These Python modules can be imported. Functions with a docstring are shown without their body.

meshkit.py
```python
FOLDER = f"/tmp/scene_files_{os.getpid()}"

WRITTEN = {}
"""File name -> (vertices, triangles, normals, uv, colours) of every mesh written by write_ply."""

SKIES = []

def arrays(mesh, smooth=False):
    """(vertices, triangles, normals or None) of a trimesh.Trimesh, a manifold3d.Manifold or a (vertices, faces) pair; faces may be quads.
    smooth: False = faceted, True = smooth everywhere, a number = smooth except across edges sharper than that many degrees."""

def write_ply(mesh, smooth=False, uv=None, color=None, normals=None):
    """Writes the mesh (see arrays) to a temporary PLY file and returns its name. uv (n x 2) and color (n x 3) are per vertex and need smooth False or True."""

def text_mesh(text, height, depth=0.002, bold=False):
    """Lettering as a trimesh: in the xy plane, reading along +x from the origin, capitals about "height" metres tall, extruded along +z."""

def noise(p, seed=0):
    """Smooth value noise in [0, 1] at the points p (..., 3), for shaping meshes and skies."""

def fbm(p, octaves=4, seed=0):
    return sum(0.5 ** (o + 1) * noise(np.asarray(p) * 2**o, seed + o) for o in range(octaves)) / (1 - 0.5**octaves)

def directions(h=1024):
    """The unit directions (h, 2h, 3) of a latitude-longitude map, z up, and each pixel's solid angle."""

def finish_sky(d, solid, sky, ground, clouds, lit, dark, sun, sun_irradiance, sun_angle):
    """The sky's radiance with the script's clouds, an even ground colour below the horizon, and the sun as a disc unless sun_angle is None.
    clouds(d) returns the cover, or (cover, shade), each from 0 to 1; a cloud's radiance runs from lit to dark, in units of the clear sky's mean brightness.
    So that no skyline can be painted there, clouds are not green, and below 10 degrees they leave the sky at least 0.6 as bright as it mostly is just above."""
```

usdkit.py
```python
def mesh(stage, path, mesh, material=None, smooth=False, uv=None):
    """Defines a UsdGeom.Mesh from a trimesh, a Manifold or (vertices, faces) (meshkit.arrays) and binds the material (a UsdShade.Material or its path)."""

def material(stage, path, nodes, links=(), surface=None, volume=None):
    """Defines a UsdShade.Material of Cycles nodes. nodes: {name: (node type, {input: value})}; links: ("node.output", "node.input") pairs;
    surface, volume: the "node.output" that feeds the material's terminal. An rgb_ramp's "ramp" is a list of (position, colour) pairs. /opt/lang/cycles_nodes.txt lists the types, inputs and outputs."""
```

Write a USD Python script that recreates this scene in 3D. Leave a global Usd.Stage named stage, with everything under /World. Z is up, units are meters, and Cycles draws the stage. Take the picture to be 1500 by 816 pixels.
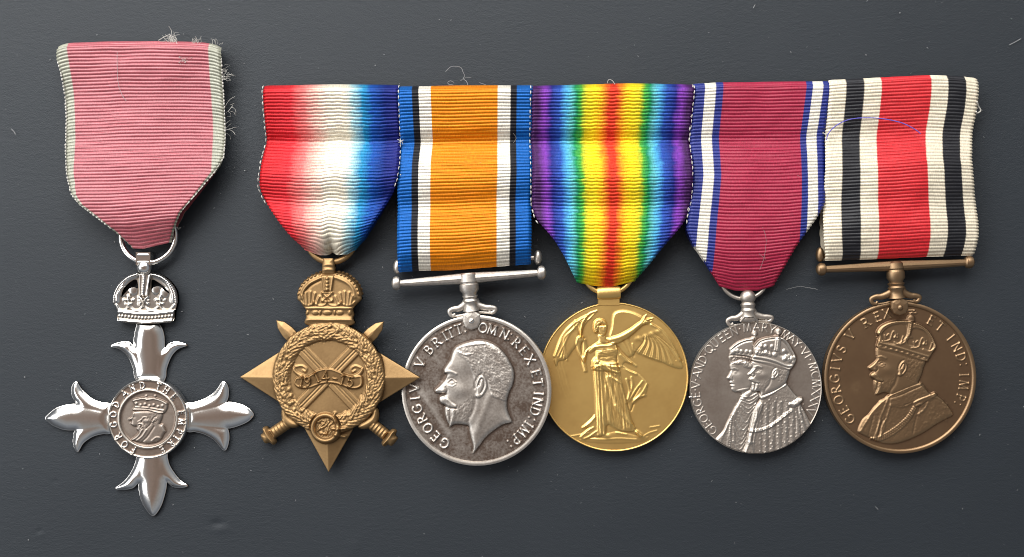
import math, random
import numpy as np
import shapely, trimesh, usdkit, meshkit
from scipy.ndimage import gaussian_filter, gaussian_filter1d
from pxr import Usd, UsdGeom, UsdLux, UsdShade, Gf, Sdf, Vt

stage = Usd.Stage.CreateInMemory()
UsdGeom.SetStageUpAxis(stage, UsdGeom.Tokens.z)
UsdGeom.SetStageMetersPerUnit(stage, 1.0)
UsdGeom.Xform.Define(stage, '/World')
UsdGeom.Scope.Define(stage, '/World/Looks')
U = 0.00017            # the drawing unit used below: 0.17 mm
CW, CH = 1500, 816     # the stretch of card in view, in units
EYE = 0.28 / U         # camera height in units

# ------------------------------------------------------------------ camera, lamps, exposure
cam = UsdGeom.Camera.Define(stage, '/World/camera')
cam.AddTranslateOp().Set(Gf.Vec3d(0, 0, EYE * U))
cam.CreateHorizontalApertureAttr(36.0)
cam.CreateVerticalApertureAttr(36.0 * CH / CW)
cam.CreateFocalLengthAttr(36.0 * EYE / CW)
cam.CreateClippingRangeAttr(Gf.Vec2f(0.01, 50))
cam.CreateExposureAttr(0.0)

def window(name, pos, target, w, h, power, color):
    l = UsdLux.RectLight.Define(stage, '/World/' + name)
    p, t = Gf.Vec3d(*pos), Gf.Vec3d(*target)
    m = Gf.Matrix4d().SetLookAt(p, t, Gf.Vec3d(0, 0, 1)).GetInverse()
    l.AddTransformOp().Set(m)
    l.CreateWidthAttr(w); l.CreateHeightAttr(h)
    l.CreateIntensityAttr(power); l.CreateColorAttr(Gf.Vec3f(*color)); l.CreateNormalizeAttr(False)
    return l
window('window_light', (-0.18, 0.54, 0.44), (0, 0.02, 0), 1.00, 0.60, 7.4, (1.0, 0.99, 0.965))
window('side_window_light', (-0.85, 0.02, 0.55), (0, 0, 0), 0.70, 0.50, 4.0, (0.97, 0.985, 1.0))
# a dim room: a warm ceiling overhead, cooler towards the walls
usdkit.material(stage, '/World/Looks/room', {'tc': ('texture_coordinate', {}), 'sx': ('separate_xyz', {}), 'r': ('rgb_ramp', {'ramp': [(0.0, (0.2, 0.22, 0.25)), (0.42, (0.62, 0.69, 0.80)), (0.55, (0.86, 0.92, 1.0)), (0.78, (0.80, 0.79, 0.78)), (0.94, (0.68, 0.49, 0.40)), (1.0, (0.56, 0.41, 0.33))]}),
    'b': ('background_shader', {'strength': 0.33})}, [('tc.generated', 'sx.vector'), ('sx.z', 'r.fac'), ('r.color', 'b.color')], surface='b.background')
dome = UsdLux.DomeLight.Define(stage, '/World/room_light')
UsdShade.MaterialBindingAPI.Apply(dome.GetPrim()).Bind(UsdShade.Material.Get(stage, '/World/Looks/room'))

# ------------------------------------------------------------------ scene helpers
used = {}
def unique(path):
    n = used.get(path, 0); used[path] = n + 1
    return path if n == 0 else f'{path}_{n:03d}'

TONED = {'brown_bronze': 0.55, 'worn_silver': 0.12, 'gilt': 0.2, 'bronze': 0.15, 'toned_silver': 0.2}   # how tarnished a plain fitting is
class Thing:
    """An Xform at the thing's base; its parts are drawn in units and shrunk by k about the middle of the card, as things nearer the lens need."""
    def __init__(s, name, label, cat, cx, cy, zref, group=None):
        s.k = 1 - zref / EYE
        s.path = unique('/World/' + name)
        x = UsdGeom.Xform.Define(stage, s.path)
        s.o = np.array([(cx - CW / 2) * s.k * U, (CH / 2 - cy) * s.k * U, 0.0])
        x.AddTranslateOp().Set(Gf.Vec3d(*s.o))
        p = x.GetPrim()
        p.SetCustomDataByKey('label', label); p.SetCustomDataByKey('category', cat)
        if group: p.SetCustomDataByKey('group', group)
    def place(s, V):
        V = np.asarray(V, float)
        return np.stack([(V[:, 0] - CW / 2) * s.k * U, (V[:, 1] + CH / 2) * s.k * U, V[:, 2] * U], 1) - s.o
    def part(s, name, mesh, mat, parent=None, smooth=40, normals=None, uv=None, tone=None, label=None, kind=None):
        path = unique((parent or s.path) + '/' + name)
        plain_ = uv is None and tone is None and mat in TONED
        if normals is None:
            v, f, n = meshkit.arrays(mesh, smooth)
        else:
            v, f = mesh; n = normals
        if plain_: tone = np.full(len(v), TONED[mat])
        write_mesh(path, s.place(v), f, n, mat, uv, tone)
        p = stage.GetPrimAtPath(path)
        if label: p.SetCustomDataByKey('label', label)
        if kind: p.SetCustomDataByKey('kind', kind)
        return path

def write_mesh(path, v, f, n, mat, uv=None, tone=None):
    m = UsdGeom.Mesh.Define(stage, path)
    m.CreatePointsAttr(Vt.Vec3fArray.FromNumpy(np.ascontiguousarray(v, np.float32)))
    f = np.ascontiguousarray(f, np.int32)
    m.CreateFaceVertexCountsAttr(Vt.IntArray.FromNumpy(np.full(len(f), f.shape[1], np.int32)))
    m.CreateFaceVertexIndicesAttr(Vt.IntArray.FromNumpy(f.ravel()))
    m.CreateSubdivisionSchemeAttr('none')
    if n is not None:
        m.CreateNormalsAttr(Vt.Vec3fArray.FromNumpy(np.ascontiguousarray(n, np.float32)))
        m.SetNormalsInterpolation('vertex')
    api = UsdGeom.PrimvarsAPI(m)
    if uv is None and tone is not None: uv = np.stack([tone, tone * 0], 1)
    if uv is not None:
        api.CreatePrimvar('st', Sdf.ValueTypeNames.TexCoord2fArray, 'vertex').Set(Vt.Vec2fArray.FromNumpy(np.ascontiguousarray(uv, np.float32)))
    UsdShade.MaterialBindingAPI.Apply(m.GetPrim()).Bind(UsdShade.Material.Get(stage, '/World/Looks/' + mat))
    return m

def join(*ms): return trimesh.util.concatenate([m for m in ms if m is not None])

def spline(pts, n=6, closed=False):
    p = np.asarray(pts, float)
    q = np.vstack([p[-1], p, p[0], p[1]]) if closed else np.vstack([2 * p[0] - p[1], p, 2 * p[-1] - p[-2]])
    t = np.linspace(0, 1, n, endpoint=False)[:, None]
    out = []
    for i in range(len(p) if closed else len(p) - 1):
        a, b, c, d = q[i:i + 4]
        out.append(0.5 * (2 * b + (c - a) * t + (2 * a - 5 * b + 4 * c - d) * t * t + (3 * b - a - 3 * c + d) * t ** 3))
    out = np.vstack(out)
    return out if closed else np.vstack([out, p[-1]])

def Zm(ox, oy, s, pts):
    """points measured on an enlarged detail -> units on the card"""
    return [(ox + x / s, oy + y / s) for x, y in pts]

def tube(path, r, sides=10, closed=False):
    """path: (x, y, z) with y growing towards the viewer's bottom edge"""
    p = np.asarray(path, float).copy(); p[:, 1] *= -1
    n = len(p); r = np.broadcast_to(np.asarray(r, float), (n,))
    t = (np.roll(p, -1, 0) - np.roll(p, 1, 0)) if closed else np.gradient(p, axis=0)
    t /= np.linalg.norm(t, axis=1, keepdims=True) + 1e-12
    up = np.array([0, 0, 1.0]); a = np.cross(t, up)
    bad = np.linalg.norm(a, axis=1) < 1e-3
    a[bad] = np.cross(t[bad], [0, 1.0, 0]); a /= np.linalg.norm(a, axis=1, keepdims=True)
    b = np.cross(a, t)
    ang = np.linspace(0, 2 * np.pi, sides, endpoint=False)
    V = (p[:, None] + r[:, None, None] * (np.cos(ang)[None, :, None] * a[:, None] + np.sin(ang)[None, :, None] * b[:, None])).reshape(-1, 3)
    F = []
    m = n if closed else n - 1
    for i in range(m):
        j = (i + 1) % n
        for k in range(sides):
            l = (k + 1) % sides
            F += [[i * sides + k, i * sides + l, j * sides + l], [i * sides + k, j * sides + l, j * sides + k]]
    if not closed:
        V = np.vstack([V, p[0], p[-1]]); c0, c1 = len(V) - 2, len(V) - 1
        for k in range(sides):
            l = (k + 1) % sides
            F += [[c0, l, k], [c1, (n - 1) * sides + k, (n - 1) * sides + l]]
    me = trimesh.Trimesh(V, np.array(F), process=False); 
    if me.volume < 0: me.invert()
    return me

def turned(p0, p1, prof, sides=28, flat=1.0):
    """a body turned about the line p0-p1; prof: (share of the way, radius)"""
    p0, p1 = np.asarray(p0, float), np.asarray(p1, float)
    path = [p0 + (p1 - p0) * s for s, _ in prof]
    # repeated stations make sharp steps; nudge them apart
    for i in range(1, len(path)):
        if np.linalg.norm(path[i] - path[i - 1]) < 1e-4: path[i] = path[i] + (p1 - p0) * 1e-3
    m = tube(np.array(path), [max(r, 0.02) for _, r in prof], sides)
    if flat != 1.0:
        v = m.vertices.copy(); v[:, 2] = p0[2] + (v[:, 2] - p0[2]) * flat; m.vertices = v
    return m

def ball(x, y, z, r, sx=1, sy=1, sz=1, sub=3):
    m = trimesh.creation.icosphere(subdivisions=sub, radius=r)
    m.apply_scale([sx, sy, sz]); m.apply_translation([x, -y, z]); return m

def lathe(prof, cx, cy, n=200):
    """turned about the upright axis; prof: (radius, z)"""
    a = np.linspace(0, 2 * np.pi, n, endpoint=False); pr = np.asarray(prof, float)
    V = np.stack([cx + pr[:, 0][:, None] * np.cos(a), -cy + pr[:, 0][:, None] * np.sin(a), np.repeat(pr[:, 1][:, None], n, 1)], -1).reshape(-1, 3)
    i, k = np.meshgrid(np.arange(len(pr) - 1), np.arange(n), indexing='ij'); l = (k + 1) % n
    A, B, C, D = i * n + k, i * n + l, (i + 1) * n + l, (i + 1) * n + k
    F = np.vstack([np.stack([A, B, C], -1).reshape(-1, 3), np.stack([A, C, D], -1).reshape(-1, 3)])
    return trimesh.Trimesh(V, F, process=False)

def raised(m, x0, slope):
    """the part tipped about an upright line at x0, its right side lifted"""
    a = math.atan(slope); v = m.vertices.copy(); dx = v[:, 0] - x0; z = v[:, 2].copy()
    v[:, 0] = x0 + dx * math.cos(a) - z * math.sin(a); v[:, 2] = dx * math.sin(a) + z * math.cos(a)
    m.vertices = v; return m

# ------------------------------------------------------------------ relief: a struck face as a fine height field
class Relief:
    def __init__(s, x0, y0, x1, y1, res=0.65):
        s.res = res
        s.x = np.arange(x0, x1 + res, res); s.y = np.arange(y0, y1 + res, res)
        s.X, s.Y = np.meshgrid(s.x, s.y)
        s.Z = np.zeros_like(s.X); s.T = np.zeros_like(s.X); s.L = np.zeros(s.X.shape, int)
        s.D = None
    def win(s, pts, pad):
        p = np.asarray(pts, float)
        i0, i1 = np.searchsorted(s.y, [p[:, 1].min() - pad, p[:, 1].max() + pad]); j0, j1 = np.searchsorted(s.x, [p[:, 0].min() - pad, p[:, 0].max() + pad])
        return slice(i0, max(i1, i0 + 1)), slice(j0, max(j1, j0 + 1))
    def sd(s, pts, pad=1.5):
        w = s.win(pts, pad); X, Y = s.X[w], s.Y[w]
        g = shapely.Polygon(pts)
        if not g.is_valid: g = g.buffer(0)
        d = shapely.distance(g.boundary, shapely.points(X, Y))
        shapely.prepare(g)
        return w, np.where(shapely.contains_xy(g, X, Y), d, -d)
    def ld(s, pts, pad):
        w = s.win(pts, pad)
        return w, shapely.distance(shapely.LineString(pts), shapely.points(s.X[w], s.Y[w]))
    def poly(s, pts, h, w=3.0, mode='add', label=None, smooth=True, base=0.0, shape='round', n=6, tone=None):
        pts = spline(pts, n, True) if smooth else np.asarray(pts, float)
        q, d = s.sd(pts)
        t = np.clip(d / w, 0, 1)
        f = {'round': np.sqrt(np.maximum(0, 1 - (1 - t) ** 2)), 'lin': t, 'step': t * t * (3 - 2 * t)}[shape] * h
        Z = s.Z[q]
        if mode == 'add': Z += np.where(d > 0, f, 0)
        elif mode == 'max': Z[...] = np.where(d > 0, np.maximum(Z, base + f), Z)
        else: Z[...] = np.where(d > 0, base + f, Z)
        if label is not None: s.L[q][d > 0] = label
        if tone is not None: s.T[q][d > 0] = tone
        return q, d
    def ridge(s, pts, a, w, smooth=True, label=None, flat=False, taper=False, closed=False, tone=None):
        pts = np.asarray(pts, float)
        if smooth and len(pts) > 2: pts = spline(pts, 6, closed)
        if closed: pts = np.vstack([pts, pts[:1]])
        q, d = s.ld(pts, 3 * w + 2)
        f = np.exp(-(d / w) ** 2) if not flat else np.clip((w + 0.45 - d) / 0.9, 0, 1)
        if taper:
            l = shapely.LineString(pts); u = shapely.line_locate_point(l, shapely.points(s.X[q], s.Y[q])) / l.length
            f = f * np.sin(np.pi * (0.12 + 0.88 * np.clip(u, 0, 1))) ** 0.7
        s.Z[q] += a * f
        if label is not None: s.L[q][f > 0.4] = label
        if tone is not None: s.T[q] += tone * f
    def lift(s, pts, h, w, smooth=True, label=None):
        """a flat-topped bar that sits at least h high"""
        pts = np.asarray(pts, float)
        if smooth and len(pts) > 2: pts = spline(pts, 6)
        q, d = s.ld(pts, w + 2)
        s.Z[q] = np.maximum(s.Z[q], h * np.clip((w + 0.5 - d) / 1.0, 0, 1))
        if label is not None: s.L[q][d < w] = label
    def blob(s, x, y, rx, ry, a, ang=0.0, hard=False, label=None):
        r = max(rx, ry) * 2.4
        q = s.win([(x - r, y - r), (x + r, y + r)], 0)
        X, Y = s.X[q] - x, s.Y[q] - y; c, n = math.cos(math.radians(ang)), math.sin(math.radians(ang))
        e = ((X * c + Y * n) / rx) ** 2 + ((-X * n + Y * c) / ry) ** 2
        s.Z[q] += a * (np.sqrt(np.maximum(0, 1 - e)) if hard else np.exp(-e))
        if label is not None: s.L[q][e < 1] = label
    def beads(s, pts, step, r, a, smooth=True, label=None, hard=True):
        pts = spline(pts, 8) if smooth and len(pts) > 2 else pts
        l = shapely.LineString(pts); n = max(1, int(round(l.length / step)))
        for i in range(n + 1):
            p = l.interpolate(i / n, True); s.blob(p.x, p.y, r, r, a, hard=hard, label=label)
    def knobs(s, pts, step, r):
        pts = spline(pts, 8); l = shapely.LineString(pts); n = max(1, int(round(l.length / step)))
        for i in range(n + 1):
            p = l.interpolate(i / n, True); q = s.win([(p.x - r - 3, p.y - r - 3), (p.x + r + 3, p.y + r + 3)], 0)
            s.D[q] = np.maximum(s.D[q], r - np.hypot(s.X[q] - p.x, s.Y[q] - p.y))
    def mask(s, pts, soft=2.0, smooth=True):
        pts = spline(pts, 6, True) if smooth else pts
        q, d = s.sd(pts, 0)
        return q, np.clip(d / soft, 0, 1)
    def grain(s, pts, size, amp, seed=1, stretch=(1, 1), ang=0.0, soft=2.0, octaves=3, smooth=True):
        q, m = s.mask(pts, soft, smooth)
        c, n = math.cos(math.radians(ang)), math.sin(math.radians(ang))
        X, Y = s.X[q], s.Y[q]
        P = np.stack([(X * c + Y * n) / (size * stretch[0]), (-X * n + Y * c) / (size * stretch[1]), np.full_like(X, 0.37)], -1)
        s.Z[q] += amp * m * (meshkit.fbm(P, octaves, seed) * 2 - 1)
    def outline(s, D): s.D = D
    def emit(s, thing, parts, z0=0.0, valid=None, tilt=None, skirt=None, tarnish=(2.2, 0.9), parent=None, soften=0.45):
        """parts: {label: (name, material)}; a part of label n takes the cells marked n"""
        Z = gaussian_filter(s.Z, soften / s.res) if soften else s.Z
        s.Zs = Z
        V = np.stack([s.X, -s.Y, Z + z0], -1)
        Zy, Zx = np.gradient(Z, s.res)
        if s.D is not None:
            ok = s.D > -s.res * 0.75
            valid = ok if valid is None else (valid & ok)
        if valid is None: valid = np.ones_like(Z, bool)
        cell = valid[:-1, :-1] & valid[1:, :-1] & valid[:-1, 1:] & valid[1:, 1:]
        if s.D is not None:     # draw the border vertices onto the true outline
            cnt = np.zeros(Z.shape, int)
            for a in (slice(0, -1), slice(1, None)):
                for b in (slice(0, -1), slice(1, None)): cnt[a, b] += cell
            edge = (cnt > 0) & (cnt < 4)
            Gy, Gx = np.gradient(s.D, s.res); g = Gx ** 2 + Gy ** 2 + 1e-6
            mv = np.clip(s.D, -1.2, 1.2)
            V[..., 0] = np.where(edge, s.X - mv * Gx / g, V[..., 0]); V[..., 1] = np.where(edge, -(s.Y - mv * Gy / g), V[..., 1])
        N = np.stack([-Zx, Zy, np.ones_like(Z)], -1); N /= np.linalg.norm(N, axis=-1, keepdims=True)
        cav = gaussian_filter(Z, tarnish[0] / s.res) - Z
        T = np.clip(s.T + tarnish[1] * cav, -1, 2)
        W = Z.shape[1]
        idx = np.arange(Z.size).reshape(Z.shape)
        V, N, T = V.reshape(-1, 3), N.reshape(-1, 3), T.ravel()
        if tilt is not None:
            me = trimesh.Trimesh(V, np.zeros((0, 3), int), process=False); raised(me, *tilt); V = np.array(me.vertices)
            a = math.atan(tilt[1]); N = np.stack([N[:, 0] * math.cos(a) - N[:, 2] * math.sin(a), N[:, 1], N[:, 0] * math.sin(a) + N[:, 2] * math.cos(a)], 1)
        if skirt is not None:
            A = cell; E = []
            P = np.pad(A, 1)
            for (di, dj), (a, b) in {(-1, 0): ((0, 0), (0, 1)), (1, 0): ((1, 1), (1, 0)), (0, -1): ((1, 0), (0, 0)), (0, 1): ((0, 1), (1, 1))}.items():
                nb = P[1 + di:P.shape[0] - 1 + di, 1 + dj:P.shape[1] - 1 + dj]
                i, j = np.nonzero(A & ~nb)
                E.append(np.stack([idx[i + a[0], j + a[1]], idx[i + b[0], j + b[1]], s.L[i, j]], 1))
            E = np.vstack(E)
            B = gaussian_filter(cell.astype(float), 2.0); B = np.pad(B, ((0, 1), (0, 1)), mode='edge'); By, Bx = np.gradient(B)
            NB = np.stack([-Bx, By, 0 * Bx + 1e-4], -1).reshape(-1, 3); NB /= np.linalg.norm(NB, axis=1, keepdims=True)
        out = {}
        Lc = s.L[:-1, :-1]
        for lab, (name, mat) in parts.items():
            i, j = np.nonzero(cell & (Lc == lab))
            if not len(i): continue
            a, b, c, d = idx[i, j], idx[i + 1, j], idx[i + 1, j + 1], idx[i, j + 1]
            F = np.vstack([np.stack([a, b, c], 1), np.stack([a, c, d], 1)])
            u, inv = np.unique(F, return_inverse=True)
            v, n, t, f = V[u], N[u], T[u], inv.reshape(-1, 3)
            if skirt is not None:
                e = E[E[:, 2] == lab]
                if len(e):
                    uu, ii = np.unique(e[:, :2], return_inverse=True); ii = ii.reshape(-1, 2); o = len(v); m = len(uu)
                    top = V[uu]; bot = top.copy(); bot[:, 2] = np.minimum(bot[:, 2] - 0.5, skirt if np.isscalar(skirt) else skirt(bot[:, 0]))
                    v = np.vstack([v, top, bot]); n = np.vstack([n, NB[uu], NB[uu]]); t = np.concatenate([t, T[uu], T[uu]])
                    f = np.vstack([f, np.stack([o + ii[:, 1], o + ii[:, 0], o + m + ii[:, 0]], 1), np.stack([o + ii[:, 1], o + m + ii[:, 0], o + m + ii[:, 1]], 1)])
            out[lab] = thing.part(name, (v, f), mat, parent=parent(lab) if callable(parent) else parent, normals=n, tone=t)
        return out

# ------------------------------------------------------------------ cut lettering, drawn stroke by stroke
def arc(cx, cy, rx, ry, a0, a1, n=9):
    return [(cx + rx * math.cos(math.radians(a)), cy + ry * math.sin(math.radians(a))) for a in np.linspace(a0, a1, n)]
K, H_ = 1.0, 0.95      # thick and thin strokes
GLYPH = {
 'A': (0.86, [([(0, 0), (.43, 1)], H_), ([(.43, 1), (.86, 0)], K), ([(.16, .36), (.70, .36)], H_)]),
 'B': (0.64, [([(.1, 0), (.1, 1)], K), ([(.1, 1), (.3, 1)] + arc(.3, .76, .24, .24, 90, -90) + [(.1, .52)], H_), ([(.1, .52), (.34, .52)] + arc(.34, .26, .28, .26, 90, -90) + [(.1, 0)], H_)]),
 'C': (0.80, [(arc(.45, .5, .43, .5, 50, 310, 16), K)]),
 'D': (0.80, [([(.1, 0), (.1, 1)], K), ([(.1, 1), (.3, 1)] + arc(.3, .5, .46, .5, 90, -90, 13) + [(.1, 0)], H_)]),
 'E': (0.60, [([(.1, 0), (.1, 1)], K), ([(.1, 1), (.56, 1)], H_), ([(.1, .52), (.46, .52)], H_), ([(.1, 0), (.6, 0)], H_)]),
 'F': (0.58, [([(.1, 0), (.1, 1)], K), ([(.1, 1), (.56, 1)], H_), ([(.1, .52), (.46, .52)], H_)]),
 'G': (0.84, [(arc(.45, .5, .43, .5, 50, 325, 16) + [(.80, .42), (.56, .42)], K)]),
 'H': (0.82, [([(.1, 0), (.1, 1)], K), ([(.72, 0), (.72, 1)], K), ([(.1, .52), (.72, .52)], H_)]),
 'I': (0.22, [([(.11, 0), (.11, 1)], K)]),
 'M': (0.98, [([(.06, 0), (.16, 1)], H_), ([(.16, 1), (.48, .05)], K), ([(.48, .05), (.80, 1)], H_), ([(.80, 1), (.90, 0)], K)]),
 'N': (0.84, [([(.1, 0), (.1, 1)], H_), ([(.1, 1), (.74, 0)], K), ([(.74, 0), (.74, 1)], H_)]),
 'O': (0.90, [(arc(.45, .5, .43, .5, 90, 450, 22), K)]),
 'P': (0.60, [([(.1, 0), (.1, 1)], K), ([(.1, 1), (.3, 1)] + arc(.3, .73, .27, .27, 90, -90) + [(.1, .46)], H_)]),
 'Q': (0.92, [(arc(.45, .5, .43, .5, 90, 450, 22), K), ([(.5, .2), (.92, -.18)], H_)]),
 'R': (0.74, [([(.1, 0), (.1, 1)], K), ([(.1, 1), (.3, 1)] + arc(.3, .74, .27, .26, 90, -90) + [(.1, .48)], H_), ([(.3, .48), (.74, 0)], K)]),
 'S': (0.56, [(arc(.28, .75, .24, .25, 30, 230, 9) + arc(.28, .25, .26, .26, 50, -150, 9), K)]),
 'T': (0.70, [([(.35, 0), (.35, 1)], K), ([(0, 1), (.70, 1)], H_)]),
 'U': (0.78, [([(.1, 1), (.1, .35)] + arc(.39, .32, .29, .32, 180, 360, 9) + [(.68, 1)], K)]),
 'V': (0.82, [([(0, 1), (.41, 0)], K), ([(.41, 0), (.82, 1)], H_)]),
 'X': (0.80, [([(.04, 1), (.78, 0)], K), ([(.04, 0), (.74, 1)], H_)]),
 'Y': (0.78, [([(0, 1), (.39, .46)], K), ([(.78, 1), (.39, .46)], H_), ([(.39, .46), (.39, 0)], K)]),
 '1': (0.36, [([(.22, 0), (.22, 1)], K), ([(.22, 1), (.04, .84)], H_)]),
 '4': (0.70, [([(.50, 0), (.50, 1)], K), ([(.50, 1), (.02, .3), (.70, .3)], H_)]),
 '5': (0.58, [([(.54, 1), (.14, 1), (.10, .56)], H_), ([(.10, .56)] + arc(.26, .31, .28, .31, 100, -140, 12), K)]),
 '9': (0.58, [(arc(.29, .69, .26, .29, 0, 360, 16), H_), ([(.55, .69), (.50, .3), (.30, .04), (.10, 0)], K)]),
 '-': (0.44, [([(.04, .44), (.40, .44)], K)]),
}
def letter(R, ch, x, y, ang, cap, w, a, serif=True, label=None, tone=None):
    """one letter centred at x, y; ang: degrees clockwise that its top leans"""
    c, n = math.cos(math.radians(ang)), math.sin(math.radians(ang))
    def put(px, py): return (x + px * c - py * n, y + px * n + py * c)
    if ch in '.:':
        for yy in ((.34, -.34) if ch == ':' else (0,)):
            px, py = put(0, yy * cap); R.blob(px, py, w * 1.35, w * 1.35, a * 1.2, hard=True, label=label)
        return
    wid, strokes = GLYPH[ch]
    for pts, k in strokes:
        P = [put((px - wid / 2) * cap, (0.5 - py) * cap) for px, py in pts]
        k = k if serif else 0.75
        R.ridge(P, a, w * k, smooth=False, label=label, flat=True, tone=tone)
        if serif and len(pts) == 2 and k >= K and ch not in '-':
            for (px, py) in pts:
                if py in (0, 1):
                    s_ = 0.17
                    R.ridge([put((px - wid / 2 - s_) * cap, (0.5 - py) * cap), put((px - wid / 2 + s_) * cap, (0.5 - py) * cap)], a * 0.6, w * 0.5, smooth=False, label=label, flat=True)
def legend(R, text, cx, cy, r, cap, w, a, serif=True, label=None, fit=0.5, tone=None):
    """letters at the places they were measured, stood on the circle about cx, cy"""
    for ch, x, y in text:
        dx, dy = x - cx, y - cy; d = math.hypot(dx, dy); rr = r * fit + d * (1 - fit)
        letter(R, ch, cx + dx / d * rr, cy + dy / d * rr, math.degrees(math.atan2(dx, -dy)), cap, w, a, serif, label, tone)
# ------------------------------------------------------------------ materials
def metal(name, light, dark, r0=0.3, r1=0.5, size=0.004, amt=0.5, speck=0.0, bump=0.15, bsize=0.0006):
    """worn metal: u of the mesh carries how tarnished the place is"""
    nodes = {'tc': ('texture_coordinate', {}), 'sx': ('separate_xyz', {}),
             'n': ('noise_texture', {'scale': 1 / size, 'detail': 5.0, 'roughness': 0.62}),
             'n2': ('noise_texture', {'scale': 1 / 0.00055, 'detail': 2.0}),
             'a': ('math', {'math_type': 'multiply_add', 'value2': amt * 2, 'value3': -amt}),
             'a2': ('math', {'math_type': 'multiply_add', 'value2': speck * 2, 'value3': -speck}),
             's': ('math', {'math_type': 'add'}), 's2': ('math', {'math_type': 'add', 'use_clamp': True}),
             'cl': ('clamp', {}),
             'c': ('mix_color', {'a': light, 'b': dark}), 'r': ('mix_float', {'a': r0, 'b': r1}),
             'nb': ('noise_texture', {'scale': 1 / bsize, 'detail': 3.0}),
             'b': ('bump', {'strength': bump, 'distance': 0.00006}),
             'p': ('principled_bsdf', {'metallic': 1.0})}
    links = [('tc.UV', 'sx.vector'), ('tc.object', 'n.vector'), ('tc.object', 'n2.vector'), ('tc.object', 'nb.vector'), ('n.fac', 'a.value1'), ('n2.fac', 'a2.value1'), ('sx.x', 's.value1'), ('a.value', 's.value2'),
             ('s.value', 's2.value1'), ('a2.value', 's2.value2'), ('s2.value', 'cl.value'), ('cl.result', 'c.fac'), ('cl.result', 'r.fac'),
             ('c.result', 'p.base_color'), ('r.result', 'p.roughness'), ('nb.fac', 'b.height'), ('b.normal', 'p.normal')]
    usdkit.material(stage, '/World/Looks/' + name, nodes, links, surface='p.BSDF')
metal('polished_silver', (0.86, 0.83, 0.79), (0.30, 0.25, 0.20), 0.17, 0.38, size=0.006, amt=0.22, speck=.10, bump=0.07, bsize=0.0009)
metal('worn_silver', (0.62, 0.575, 0.52), (0.13, 0.094, 0.074), 0.44, 0.52, size=0.003, amt=0.40, speck=0.35, bump=0.25)
metal('toned_silver', (0.56, 0.51, 0.45), (0.20, 0.150, 0.120), 0.46, 0.50, size=0.005, amt=0.30, speck=0.12, bump=0.15)
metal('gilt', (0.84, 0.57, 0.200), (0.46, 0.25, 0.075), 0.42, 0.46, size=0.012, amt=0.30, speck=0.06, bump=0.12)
metal('bronze', (0.37, 0.235, 0.110), (0.16, 0.094, 0.042), 0.52, 0.56, size=0.007, amt=0.40, speck=0.16, bump=0.30)
metal('brown_bronze', (0.40, 0.27, 0.150), (0.19, 0.116, 0.068), 0.44, 0.48, size=0.010, amt=0.26, speck=0.06, bump=0.12)
metal('steel_pin', (0.80, 0.78, 0.74), (0.3, 0.26, 0.22), 0.18, 0.4)

def lin(r, g, b): return tuple((c / 255 / 12.92 if c / 255 <= 0.04045 else ((c / 255 + 0.055) / 1.055) ** 2.4) for c in (r, g, b))

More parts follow.
